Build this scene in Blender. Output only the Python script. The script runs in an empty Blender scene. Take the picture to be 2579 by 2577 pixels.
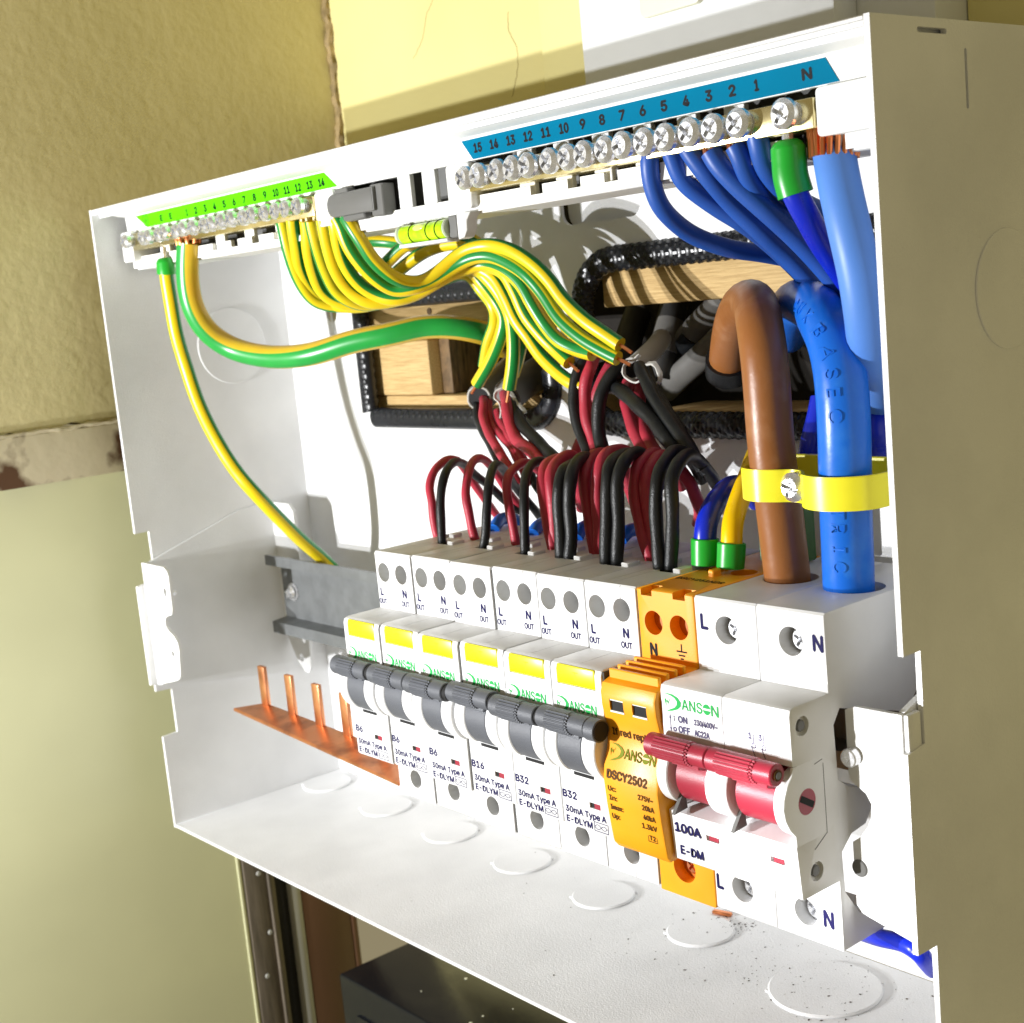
import bpy, bmesh, math, random
from mathutils import Vector, Matrix
from math import radians, sin, cos, pi
random.seed(7)
C = bpy.context.scene.collection
SC = bpy.context.scene
U = 0.001                                   # all numbers below are millimetres

# ------------------------------------------------------------------ camera
cam_d = bpy.data.cameras.new('camera')
cam = bpy.data.objects.new('camera', cam_d); C.objects.link(cam)
cam.matrix_world = Matrix(((0.642970, -0.058199, 0.763677, 0.339370), (0.760064, 0.171254, -0.626877, -0.224968), (-0.094300, 0.983506, 0.154346, 0.070901), (0, 0, 0, 1)))
cam_d.lens = 49.4787; cam_d.sensor_width = 36.0; cam_d.sensor_fit = 'HORIZONTAL'
cam_d.clip_start = 0.01; cam_d.clip_end = 50.0
cam_d.dof.use_dof = True; cam_d.dof.focus_distance = 0.33; cam_d.dof.aperture_fstop = 42.0
SC.camera = cam
# ------------------------------------------------------------------ light
W = bpy.data.worlds.new('World'); SC.world = W; W.use_nodes = True
bg = W.node_tree.nodes['Background']
bg.inputs[0].default_value = (0.215, 0.182, 0.108, 1); bg.inputs[1].default_value = 1.30
def lamp(name, loc, watts, radius, col):
    l = bpy.data.lights.new(name, 'POINT'); l.energy = watts; l.shadow_soft_size = radius * U; l.color = col
    o = bpy.data.objects.new(name, l); C.objects.link(o); o.location = [v * U for v in loc]
    return o
lamp('work_torch', (-139, -430, -22), 10.2, 3.5, (0.985, 0.99, 1.0))
lamp('work_torch_second_led', (-136, -432, 12), 7.8, 3.5, (0.985, 0.99, 1.0))
sp = bpy.data.lights.new('pencil_torch', 'SPOT'); sp.energy = 12.0; sp.spot_size = radians(11); sp.spot_blend = .7; sp.shadow_soft_size = 3 * U  # added fill spot, only there to whiten the flange beside the main switch
so = bpy.data.objects.new('pencil_torch', sp); C.objects.link(so); so.location = (.098, -.42, -.085)
so.rotation_euler = (Vector((.176, .004, -.046)) - Vector(so.location)).to_track_quat('-Z', 'Y').to_euler()
SC.view_settings.view_transform = 'Standard'; SC.view_settings.look = 'None'
SC.view_settings.exposure = 0.0; SC.view_settings.gamma = 1.0
SC.cycles.use_denoising = True
SC.cycles.max_bounces = 8; SC.cycles.diffuse_bounces = 5

# ------------------------------------------------------------------ materials
def NT(name):
    m = bpy.data.materials.new(name); m.use_nodes = True
    return m, m.node_tree.nodes, m.node_tree.links, m.node_tree.nodes['Principled BSDF']
def mat(name, col, rough=0.45, metal=0.0, var=0.06, vscale=60, bump=0.0, bscale=900, spec=0.5, col2=None, mask=None, trans=0.0, ior=1.45):
    """plain material: base colour broken up by noise, fine relief by bump (object coordinates)"""
    m, n, l, p = NT(name)
    tc = n.new('ShaderNodeTexCoord')
    nz = n.new('ShaderNodeTexNoise'); nz.inputs['Scale'].default_value = vscale; nz.inputs['Detail'].default_value = 5
    l.new(tc.outputs['Object'], nz.inputs['Vector'])
    rp = n.new('ShaderNodeValToRGB')
    a = [max(0, c * (1 - var)) for c in col]; b = [min(1, c * (1 + var)) for c in col]
    if col2: a, b = list(col), list(col2)
    lo, hi = mask if mask else (0.35, 0.65)
    rp.color_ramp.elements[0].position = lo; rp.color_ramp.elements[1].position = hi
    rp.color_ramp.elements[0].color = a + [1]; rp.color_ramp.elements[1].color = b + [1]
    l.new(nz.outputs['Fac'], rp.inputs['Fac']); l.new(rp.outputs['Color'], p.inputs['Base Color'])
    p.inputs['Metallic'].default_value = metal
    mr = n.new('ShaderNodeMapRange'); mr.inputs['To Min'].default_value = max(.02, rough - .09); mr.inputs['To Max'].default_value = min(1, rough + .13)
    n4 = n.new('ShaderNodeTexNoise'); n4.inputs['Scale'].default_value = vscale * 2.3; n4.inputs['Detail'].default_value = 6
    l.new(tc.outputs['Object'], n4.inputs['Vector']); l.new(n4.outputs['Fac'], mr.inputs['Value']); l.new(mr.outputs['Result'], p.inputs['Roughness'])
    p.inputs['Specular IOR Level'].default_value = spec; p.inputs['IOR'].default_value = ior
    p.inputs['Transmission Weight'].default_value = trans
    if bump:
        n2 = n.new('ShaderNodeTexNoise'); n2.inputs['Scale'].default_value = bscale; n2.inputs['Detail'].default_value = 3
        l.new(tc.outputs['Object'], n2.inputs['Vector'])
        bp = n.new('ShaderNodeBump'); bp.inputs['Strength'].default_value = min(1, bump); bp.inputs['Distance'].default_value = 0.0002 * max(1, bump)
        l.new(n2.outputs['Fac'], bp.inputs['Height']); l.new(bp.outputs['Normal'], p.inputs['Normal'])
    return m
def stripes(name, green, yellow, bands, rough=0.32):
    """two-colour cable sheath: bands run along the wire, from the wire's own U coordinate"""
    m, n, l, p = NT(name)
    uv = n.new('ShaderNodeUVMap'); uv.uv_map = 'UVMap'
    sp = n.new('ShaderNodeSeparateXYZ'); l.new(uv.outputs['UV'], sp.inputs[0])
    rp = n.new('ShaderNodeValToRGB'); rp.color_ramp.interpolation = 'LINEAR'
    while len(rp.color_ramp.elements) > 1: rp.color_ramp.elements.remove(rp.color_ramp.elements[0])
    e = rp.color_ramp.elements[0]; e.position = 0; e.color = yellow + (1,)
    for a, b in bands:
        for pos, c in ((a, yellow), (a + .012, green), (b - .012, green), (b, yellow)):
            q = rp.color_ramp.elements.new(pos); q.color = c + (1,)
    l.new(sp.outputs['X'], rp.inputs['Fac'])
    tc = n.new('ShaderNodeTexCoord'); nz = n.new('ShaderNodeTexNoise'); nz.inputs['Scale'].default_value = 160
    l.new(tc.outputs['Object'], nz.inputs['Vector'])
    mx = n.new('ShaderNodeMix'); mx.data_type = 'RGBA'; mx.blend_type = 'MULTIPLY'; mx.inputs['Factor'].default_value = 0.22
    l.new(rp.outputs['Color'], mx.inputs[6]); l.new(nz.outputs['Color'], mx.inputs[7]); l.new(mx.outputs[2], p.inputs['Base Color'])
    p.inputs['Roughness'].default_value = rough
    return m
M = {}
M['enamel'] = mat('white_enamel', (.75, .755, .76), .40, var=.06, vscale=30, bump=.6, bscale=1900)
M['plastic'] = mat('white_plastic', (.76, .765, .775), .42, var=.03, vscale=90, bump=.12, bscale=3500)
M['plastic_dull'] = mat('white_bar_plastic', (.77, .775, .76), .5, var=.04, bump=.1, bscale=2000)
M['greyplastic'] = mat('grey_plastic', (.098, .105, .125), .42, var=.10, bump=.45, bscale=4200)
M['palegrey'] = mat('pale_grey_plastic', (.13, .13, .125), .5, var=.06)
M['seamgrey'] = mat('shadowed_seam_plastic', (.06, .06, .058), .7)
M['darkhole'] = mat('dark_recess', (.012, .012, .013), .8)
M['holegrey'] = mat('terminal_recess_grey', (.34, .345, .32), .55, var=.08)
M['orange'] = mat('orange_plastic', (.88, .36, .008), .38, var=.05, bump=.12, bscale=3000)
M['orangedark'] = mat('orange_recess', (.50, .15, .006), .5)
M['maroon'] = mat('maroon_plastic', (.33, .022, .045), .36, var=.08, bump=.2, bscale=3500)
M['yellowbtn'] = mat('yellow_button', (.90, .84, .0), .35, var=.05)
M['navy'] = mat('navy_print', (.018, .016, .085), .5, var=.1, spec=.08)
M['inkgrey'] = mat('grey_violet_print', (.10, .09, .17), .5, var=.1, spec=.08)
M['inkbrown'] = mat('brown_print', (.10, .045, .012), .5, var=.1, spec=.08)
M['inkblack'] = mat('black_print', (.014, .014, .016), .5, var=.1, spec=.08)
M['logogreen'] = mat('green_print', (.035, .42, .10), .45, var=.12, spec=.08)
M['logoorange'] = mat('green_print_on_orange', (.20, .24, .012), .45, var=.12, spec=.08)
M['labelblue'] = mat('blue_label', (.0, .15, .27), .6, var=.05, vscale=40, spec=.03)
M['labelgreen'] = mat('green_label', (.10, .60, .004), .6, var=.05, spec=.03)
M['inklabelgreen'] = mat('dark_green_print', (.003, .028, .008), .5, spec=.08)
M['brass'] = mat('brass', (.76, .66, .36), .24, 1.0, var=.12, bump=.1)
M['zinc'] = mat('plated_steel', (.82, .83, .86), .25, .84, var=.15, vscale=400, bump=.4, bscale=700)
M['steel'] = mat('galvanised_steel', (.20, .21, .215), .45, .55, var=.10, vscale=160, bump=.12, bscale=1500)
M['copper'] = mat('copper', (.86, .38, .19), .31, 1.0, vscale=110, bump=.2, bscale=500, col2=(.48, .19, .10), mask=(.48, .72))
M['copperwire'] = mat('copper_strand', (.75, .27, .11), .3, 1.0, var=.2)
M['red'] = mat('red_sheath', (.40, .026, .05), .42, var=.12, vscale=200, bump=.5, bscale=2600)
M['black'] = mat('black_sheath', (.008, .009, .010), .40, var=.2, vscale=200, bump=.6, bscale=2600, spec=.4)
M['blue'] = mat('blue_sheath', (.016, .080, .37), .40, var=.1, bump=.1)
M['bluebright'] = mat('bright_blue_sheath', (.006, .022, .50), .28, var=.08, bump=.05)
M['bluemid'] = mat('mid_blue_sheath', (.006, .14, .66), .30, col2=(.03, .20, .70), mask=(.55, .8), vscale=130, bump=.12, bscale=700)
M['bluelight'] = mat('light_blue_sheath', (.09, .24, .68), .42, var=.04, bump=.05)
M['bluepale'] = mat('pale_blue_plastic', (.18, .30, .72), .35)
M['brown'] = mat('brown_sheath', (.285, .105, .028), .36, vscale=110, bump=.25, bscale=600, col2=(.36, .16, .065), mask=(.56, .74))
M['grey'] = mat('grey_sheath', (.15, .145, .135), .5, var=.12, vscale=80, bump=.2)
M['darkgrey'] = mat('dark_grey_sheath', (.035, .034, .032), .55, var=.2)
M['white'] = mat('white_sheath', (.50, .49, .46), .5, var=.06)
M['yellow'] = mat('yellow_sheath', (.90, .56, .0), .28, var=.06, vscale=120)
M['yellowstrap'] = mat('yellow_enamel_strap', (.88, .80, .03), .28, var=.05, bump=.05)
M['ferrule'] = mat('green_ferrule', (.015, .36, .03), .3, var=.06, bump=.08)
M['earth'] = stripes('earth_sheath', (.008, .26, .045), (.86, .64, .01), [(.03, .25), (.53, .75)])
M['earthhalf'] = stripes('earth_main_sheath', (.02, .36, .06), (.76, .50, .03), [(.15, .42), (.65, .92)], .3)
M['rubber'] = mat('black_rubber_edging', (.010, .011, .014), .27, var=.2, bump=.5, bscale=500)
M['vialgreen'] = mat('level_fluid', (.42, .70, .01), .08, var=.25, vscale=300)
M['vialbubble'] = mat('level_bubble', (.70, .85, .20), .06, var=.1)
M['vialclear'] = mat('clear_acrylic', (.72, .80, .62), .08, var=.02, trans=.3)
M['greentag'] = mat('dark_green_block', (.04, .12, .03), .45)
M['dust'] = mat('dark_debris', (.07, .055, .04), .7, var=.5)
M['board'] = mat('white_board', (.72, .74, .76), .5, var=.02, bump=.1)
M['creamplate'] = mat('cream_plate', (.78, .77, .60), .4, var=.02)
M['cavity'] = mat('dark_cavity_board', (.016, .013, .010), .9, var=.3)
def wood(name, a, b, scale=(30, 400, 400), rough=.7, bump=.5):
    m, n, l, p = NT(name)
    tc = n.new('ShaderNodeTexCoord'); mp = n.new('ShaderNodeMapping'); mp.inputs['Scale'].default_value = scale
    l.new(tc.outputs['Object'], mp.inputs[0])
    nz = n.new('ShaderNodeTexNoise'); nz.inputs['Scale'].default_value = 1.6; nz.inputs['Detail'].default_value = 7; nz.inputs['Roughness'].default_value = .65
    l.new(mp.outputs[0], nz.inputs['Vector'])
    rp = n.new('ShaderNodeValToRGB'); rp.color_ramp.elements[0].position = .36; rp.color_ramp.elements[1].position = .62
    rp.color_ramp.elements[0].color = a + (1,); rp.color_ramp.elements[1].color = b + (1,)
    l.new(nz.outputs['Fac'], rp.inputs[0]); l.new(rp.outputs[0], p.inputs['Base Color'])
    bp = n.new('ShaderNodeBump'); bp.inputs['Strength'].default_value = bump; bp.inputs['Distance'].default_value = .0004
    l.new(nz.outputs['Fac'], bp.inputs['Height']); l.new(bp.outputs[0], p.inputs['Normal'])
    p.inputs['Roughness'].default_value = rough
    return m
M['timber'] = wood('sawn_timber', (.44, .285, .11), (.64, .45, .20), (60, 900, 1500))
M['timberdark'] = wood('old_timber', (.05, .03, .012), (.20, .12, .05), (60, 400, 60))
M['frame'] = wood('grey_brown_timber', (.085, .07, .05), (.17, .14, .105), (200, 200, 18), .55, .3)
M['brownboard'] = mat('brown_painted_board', (.125, .062, .030), .5, var=.08, vscale=12, bump=.1)
M['blackgloss'] = mat('black_casing', (.006, .007, .010), .20, var=.3, vscale=40, col2=(.022, .021, .019), mask=(.5, .8), bump=.15, bscale=400)
M['greypost'] = mat('pale_grey_post', (.42, .42, .39), .5, var=.05)
M['darkgap'] = mat('dark_seal', (.02, .019, .018), .6)
def plaster(name, col, col2, big=12, bdist=.0009, fine=220, rough=.6):
    m, n, l, p = NT(name)
    tc = n.new('ShaderNodeTexCoord')
    n1 = n.new('ShaderNodeTexNoise'); n1.inputs['Scale'].default_value = big; n1.inputs['Detail'].default_value = 4
    n2 = n.new('ShaderNodeTexNoise'); n2.inputs['Scale'].default_value = fine; n2.inputs['Detail'].default_value = 6
    n3 = n.new('ShaderNodeTexNoise'); n3.inputs['Scale'].default_value = 45; n3.inputs['Detail'].default_value = 8
    for q in (n1, n2, n3): l.new(tc.outputs['Object'], q.inputs['Vector'])
    rp = n.new('ShaderNodeValToRGB'); rp.color_ramp.elements[0].position = .3; rp.color_ramp.elements[1].position = .7
    rp.color_ramp.elements[0].color = col + (1,); rp.color_ramp.elements[1].color = col2 + (1,)
    l.new(n1.outputs['Fac'], rp.inputs[0]); l.new(rp.outputs[0], p.inputs['Base Color'])
    ad = n.new('ShaderNodeMath'); ad.operation = 'MULTIPLY_ADD'; ad.inputs[1].default_value = .5
    l.new(n2.outputs['Fac'], ad.inputs[0]); l.new(n3.outputs['Fac'], ad.inputs[2])
    bp = n.new('ShaderNodeBump'); bp.inputs['Strength'].default_value = .55; bp.inputs['Distance'].default_value = bdist
    l.new(ad.outputs[0], bp.inputs['Height']); l.new(bp.outputs[0], p.inputs['Normal'])
    p.inputs['Roughness'].default_value = rough
    return m
M['wallyellow'] = plaster('yellow_wall_paint', (.76, .68, .29), (.82, .75, .36), 9, .0003, 150)
M['wallolive'] = plaster('old_yellow_wall_paint', (.60, .53, .265), (.70, .62, .33), 14, .0007, 240)
M['panelcream'] = mat('cream_panel_paint', (.66, .66, .41), .32, var=.05, vscale=10)
M['flaky'] = mat('flaking_white_paint', (.10, .045, .018), .6, vscale=38, col2=(.62, .55, .38), mask=(.45, .53), bump=1, bscale=120)
M['filler'] = mat('cracked_filler', (.34, .25, .12), .8, var=.4, vscale=120, bump=1, bscale=200)
M['crack'] = mat('crack_in_plaster', (.50, .42, .2), .9, var=.3)

# ------------------------------------------------------------------ mesh helpers (millimetres)
ORG = {}                                     # world origin of every thing, in mm
def box(bm, x0, x1, y0, y1, z0, z1, bev=0.0, seg=2):
    vs = [bm.verts.new((x, y, z)) for x in (x0, x1) for y in (y0, y1) for z in (z0, z1)]
    q = [(0, 1, 3, 2), (4, 6, 7, 5), (0, 4, 5, 1), (2, 3, 7, 6), (0, 2, 6, 4), (1, 5, 7, 3)]
    fs = [bm.faces.new([vs[i] for i in f]) for f in q]
    if bev > 0:
        es = list({e for f in fs for e in f.edges})
        bmesh.ops.bevel(bm, geom=es, offset=bev, segments=seg, affect='EDGES', profile=.5)
    return bm
AX = {'x': lambda a, u, v: (a, u, v), 'y': lambda a, u, v: (u, a, v), 'z': lambda a, u, v: (u, v, a)}
def prism(bm, pts, axis, a0, a1, bev=0.0, seg=2):
    """closed outline extruded along an axis; outline is (y,z) for x, (x,z) for y, (x,y) for z"""
    f = AX[axis]
    lo = [bm.verts.new(f(a0, u, v)) for u, v in pts]; hi = [bm.verts.new(f(a1, u, v)) for u, v in pts]
    n = len(pts); fs = [bm.faces.new(lo), bm.faces.new(hi[::-1])]
    for i in range(n): fs.append(bm.faces.new((lo[i], hi[i], hi[(i + 1) % n], lo[(i + 1) % n])))
    bmesh.ops.recalc_face_normals(bm, faces=fs)
    if bev > 0:
        es = list({e for g in fs[:2] for e in g.edges})
        bmesh.ops.bevel(bm, geom=es, offset=bev, segments=seg, affect='EDGES', profile=.5)
    return bm
def cyl(bm, axis, c, r, a0, a1, n=28, bev=0.0, r2=None):
    """cylinder along an axis, c = the two other coordinates"""
    f = AX[axis]; r2 = r if r2 is None else r2
    def ring(a, rr): return [bm.verts.new(f(a, c[0] + rr * cos(2 * pi * i / n), c[1] + rr * sin(2 * pi * i / n))) for i in range(n)]
    s = 1 if a1 > a0 else -1
    rings = [ring(a0, r - bev), ring(a0 + s * bev, r), ring(a1 - s * bev, r2), ring(a1, r2 - bev)] if bev else [ring(a0, r), ring(a1, r2)]
    fs = [bm.faces.new(rings[0]), bm.faces.new(rings[-1])]
    for A, B in zip(rings, rings[1:]):
        for i in range(n): fs.append(bm.faces.new((A[i], B[i], B[(i + 1) % n], A[(i + 1) % n])))
    bmesh.ops.recalc_face_normals(bm, faces=fs)
    return bm
def circle(cx, cy, r, n=24, a0=0, a1=2 * pi):
    full = abs(a1 - a0 - 2 * pi) < 1e-6
    k = n if full else n + 1
    return [(cx + r * cos(a0 + (a1 - a0) * i / n), cy + r * sin(a0 + (a1 - a0) * i / n)) for i in range(k)]
def rrect(x0, x1, z0, z1, r, n=6):
    r = r if isinstance(r, (list, tuple)) else (r,) * 4            # bl, br, tr, tl
    out = []
    for (cx, cz, rr, a) in ((x0 + r[0], z0 + r[0], r[0], pi), (x1 - r[1], z0 + r[1], r[1], 1.5 * pi), (x1 - r[2], z1 - r[2], r[2], 0), (x0 + r[3], z1 - r[3], r[3], .5 * pi)):
        out += [(cx + rr * cos(a + .5 * pi * i / n), cz + rr * sin(a + .5 * pi * i / n)) for i in range(n + 1)] if rr > 0 else [(cx, cz)]
    return out
def sheet(bm, outer, holes, axis, a0, a1):
    """flat sheet with holes and real thickness"""
    f = AX[axis]; t = bmesh.new(); edges = []
    for loop in [outer] + list(holes):
        vs = [t.verts.new(f(a0, u, v)) for u, v in loop]
        edges += [t.edges.new((vs[i], vs[(i + 1) % len(vs)])) for i in range(len(vs))]
    bmesh.ops.triangle_fill(t, edges=edges, use_beauty=True, use_dissolve=False)
    r = bmesh.ops.extrude_face_region(t, geom=t.faces[:] )
    d = Vector(f(a1 - a0, 0, 0))
    bmesh.ops.translate(t, vec=d, verts=[g for g in r['geom'] if isinstance(g, bmesh.types.BMVert)])
    bmesh.ops.recalc_face_normals(t, faces=t.faces)
    me = bpy.data.meshes.new('t'); t.to_mesh(me); t.free(); bm.from_mesh(me); bpy.data.meshes.remove(me)
    return bm
def spline(P, step=1.2):
    P = [Vector(p) for p in P]; Q = [2 * P[0] - P[1]] + P + [2 * P[-1] - P[-2]]; out = []
    for i in range(1, len(Q) - 2):
        a, b, c, d = Q[i - 1:i + 3]; n = max(2, int((c - b).length / step))
        for k in range(n):
            t = k / n
            out.append(.5 * ((2 * b) + (c - a) * t + (2 * a - 5 * b + 4 * c - d) * t * t + (3 * b - a - 3 * c + d) * t ** 3))
    return out + [P[-1]]
def smooth(P, k=2):
    for _ in range(k):
        P = [P[0]] + [(P[i - 1] + 2 * P[i] + P[i + 1]) / 4 for i in range(1, len(P) - 1)] + [P[-1]]
    return P
def tube(bm, P, r, n=12, tw=0.0, cap=True, rf=None, ref=(0, -1, 0), twl=0.0):
    """round tube along a list of points with a UV map (u round the wire, v along it); rf(i, j) scales the radius"""
    P = [Vector(p) for p in P]; uvl = bm.loops.layers.uv.get('UVMap') or bm.loops.layers.uv.new('UVMap'); rings = []
    T = [(P[min(i + 1, len(P) - 1)] - P[max(i - 1, 0)]).normalized() for i in range(len(P))]
    N = Vector(ref) - T[0] * T[0].dot(Vector(ref)); N = N.normalized() if N.length > 1e-4 else T[0].orthogonal().normalized()
    for i, p in enumerate(P):
        N = (N - T[i] * T[i].dot(N)).normalized(); B = T[i].cross(N); tw_ = tw + twl * i / len(P)
        rings.append([bm.verts.new(p + (N * cos(2 * pi * (j / n - tw_)) + B * sin(2 * pi * (j / n - tw_))) * (r * (rf(i, j) if rf else 1))) for j in range(n)])
    L = 0
    for i in range(len(P) - 1):
        for j in range(n):
            g = bm.faces.new((rings[i][j], rings[i][(j + 1) % n], rings[i + 1][(j + 1) % n], rings[i + 1][j]))
            for lp, (a, b) in zip(g.loops, ((j, i), (j + 1, i), (j + 1, i + 1), (j, i + 1))): lp[uvl].uv = (a / n, b * .1)
    if cap:
        bm.faces.new(rings[0][::-1]); bm.faces.new(rings[-1])
    return bm
def cut(bm, cutters):
    """boolean difference, evaluated once for a prototype"""
    def tmp(b):
        me = bpy.data.meshes.new('tmp'); b.to_mesh(me); b.free(); o = bpy.data.objects.new('tmp', me); C.objects.link(o); return o
    a = tmp(bm); cs = [tmp(c) for c in cutters]
    for c in cs:
        md = a.modifiers.new('b', 'BOOLEAN'); md.operation = 'DIFFERENCE'; md.solver = 'EXACT'; md.object = c
    dg = bpy.context.evaluated_depsgraph_get(); dg.update()
    me = bpy.data.meshes.new_from_object(a.evaluated_get(dg))
    out = bmesh.new(); out.from_mesh(me)
    for o in [a] + cs:
        d = o.data; bpy.data.objects.remove(o); bpy.data.meshes.remove(d)
    bpy.data.meshes.remove(me)
    return out
def obj(name, bm, m, parent=None, kind=None, sharp=38):
    """links a bmesh (in world millimetres) as ONE object under its parent"""
    if parent is not None: org = ORG[parent.name]
    else:
        lo = [min(v.co[k] for v in bm.verts) for k in range(3)]; hi = [max(v.co[k] for v in bm.verts) for k in range(3)]
        org = Vector(((lo[0] + hi[0]) / 2, (lo[1] + hi[1]) / 2, lo[2]))
    for v in bm.verts: v.co = (v.co - org) * U
    me = bpy.data.meshes.new(name); bm.to_mesh(me); bm.free()
    for p in me.polygons: p.use_smooth = True
    me.set_sharp_from_angle(angle=radians(sharp))
    me.materials.append(M[m] if isinstance(m, str) else m)
    o = bpy.data.objects.new(name, me); C.objects.link(o); ORG[o.name] = org
    if parent is not None: o.parent = parent
    else: o.location = org * U
    if kind: o['kind'] = kind
    return o
def thing(name, label, cat, loc, group=None):
    o = bpy.data.objects.new(name, None); C.objects.link(o); o.empty_display_size = .01
    o.location = Vector(loc) * U; ORG[o.name] = Vector(loc)
    return tag(o, label, cat, group)
def tag(o, label, cat, group=None):
    o['label'] = label; o['category'] = cat
    if group: o['group'] = group
    return o
def copy_tree(o, parent=None):
    c = o.copy(); C.objects.link(c); c.parent = parent
    ORG[c.name] = ORG[o.name].copy()
    for ch in list(o.children): copy_tree(ch, c)
    return c
# --- lettering
_tc = {}
try:                                         # Blender's own bundled sans; the built-in font if it is missing
    FONT = bpy.data.fonts.load(bpy.utils.system_resource('DATAFILES', path='fonts') + '/Inter.woff2')
except Exception:
    FONT = None
def glyphs(s, bold=0.0):
    bold = 0
    if (s, bold) in _tc: return _tc[(s, bold)]
    cu = bpy.data.curves.new('t', 'FONT'); cu.body = s; cu.size = 1; 
    if FONT: cu.font = FONT
    cu.resolution_u = 3
    o = bpy.data.objects.new('t', cu); C.objects.link(o)
    dg = bpy.context.evaluated_depsgraph_get(); dg.update()
    me = bpy.data.meshes.new_from_object(o.evaluated_get(dg))
    V = [tuple(v.co[:2]) for v in me.vertices]; F = [tuple(p.vertices) for p in me.polygons]
    bpy.data.objects.remove(o); bpy.data.curves.remove(cu); bpy.data.meshes.remove(me)
    _tc[(s, bold)] = (V, F); return V, F
CAPH = max(v[1] for v in glyphs('H')[0])
def word(bm, s, x0, x1, z, h, y, bold=0.0, slope=0.0, fn=None, just=None):
    """flat lettering facing -y: left x0, right x1, baseline z, capital height h; fn maps (x, z) to a point instead"""
    V, F = glyphs(s); a = min(v[0] for v in V); b = max(v[0] for v in V)
    kx = (x1 - x0) / (b - a) if x1 is not None else h / CAPH
    kz = h / CAPH; e = h * (.06 + bold)                 # thickened by offset copies, each a hair in front of the last
    for n, (dx, dz) in enumerate(((0, 0), (e, 0), (-e, 0), (0, e), (0, -e))):
        vs = []
        for u, v in V:
            X = x0 + (u - a) * kx + dx; Z = z + v * kz + dz
            p = fn(X, Z) if fn else (X, y, Z)
            vs.append(bm.verts.new((p[0], p[1] - n * .004, p[2]) if not fn or abs(fn(0, 1)[1] - fn(0, 0)[1]) < .9 else (p[0], p[1], p[2] + n * .004)))
        for f in F:
            try: bm.faces.new([vs[i] for i in f])
            except ValueError: pass
def plate(bm, pts, y):
    """flat printed patch facing -y"""
    bm.faces.new([bm.verts.new((u, y, v)) for u, v in pts])
def bar(bm, x0, z0, x1, z1, w, y):
    d = Vector((x1 - x0, z1 - z0)).normalized() * (w / 2)
    plate(bm, [(x0 - d.y, z0 + d.x), (x0 + d.y, z0 - d.x), (x1 + d.y, z1 - d.x), (x1 - d.y, z1 + d.x)], y)
def ringplate(bm, cx, cz, r, w, y, n=16):
    for i in range(n):
        a, b = 2 * pi * i / n, 2 * pi * (i + 1) / n
        plate(bm, [(cx + (r - w) * cos(a), cz + (r - w) * sin(a)), (cx + r * cos(a), cz + r * sin(a)), (cx + r * cos(b), cz + r * sin(b)), (cx + (r - w) * cos(b), cz + (r - w) * sin(b))], y)
def maker_mark(bm, x0, x1, z, h, y, fn=None):
    """the printed maker's mark: swooping D with a bolt, then the other letters, the O a filled disc with a slit"""
    D = h * 1.72; wD = (x1 - x0) * .33
    out = [(-.08, .93), (.18, 1.0), (.5, .99), (.78, .86), (.96, .62), (.93, .38), (.74, .18), (.42, .03), (.06, -.06)]
    inn = [(.30, .10), (.56, .24), (.70, .42), (.73, .62), (.60, .80), (.40, .90), (.16, .955)]
    P = lambda u, v: (x0 + wD * u, z - h * .42 + D * v)
    ow = out; iw = inn[::-1]
    strip_o = [out[int(round(i * (len(out) - 1) / 8))] for i in range(9)]; strip_i = [iw[min(len(iw) - 1, max(0, i - 1))] for i in range(9)]
    for i in range(8):
        q = [P(*strip_o[i]), P(*strip_o[i + 1]), P(*strip_i[i + 1]), P(*strip_i[i])]
        q = [p for k, p in enumerate(q) if p != q[k - 1]]
        if len(q) > 2: plate(bm, q, y)
    for tri in ([(.02, .62), (.11, .70), (.10, .20)], [(.10, .56), (.26, .36), (.20, .60)], [(.22, .40), (.38, .78), (.27, .60)]):
        plate(bm, [P(*t) for t in tri], y)
    s = x0 + wD * 1.0; t = x1 - s
    word(bm, 'ANS', s, s + t * .56, z, h, y, -.03)
    cx, r = s + t * .685, t * .105
    for sg in (1, -1):
        a0, a1 = (.2, pi - .2) if sg > 0 else (pi + .2, 2 * pi - .2)
        plate(bm, [(cx + r * cos(a0 + (a1 - a0) * i / 10), z + h / 2 + h * .52 * sin(a0 + (a1 - a0) * i / 10)) for i in range(11)], y)
    word(bm, 'N', s + t * .81, x1, z, h, y, -.03)

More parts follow.
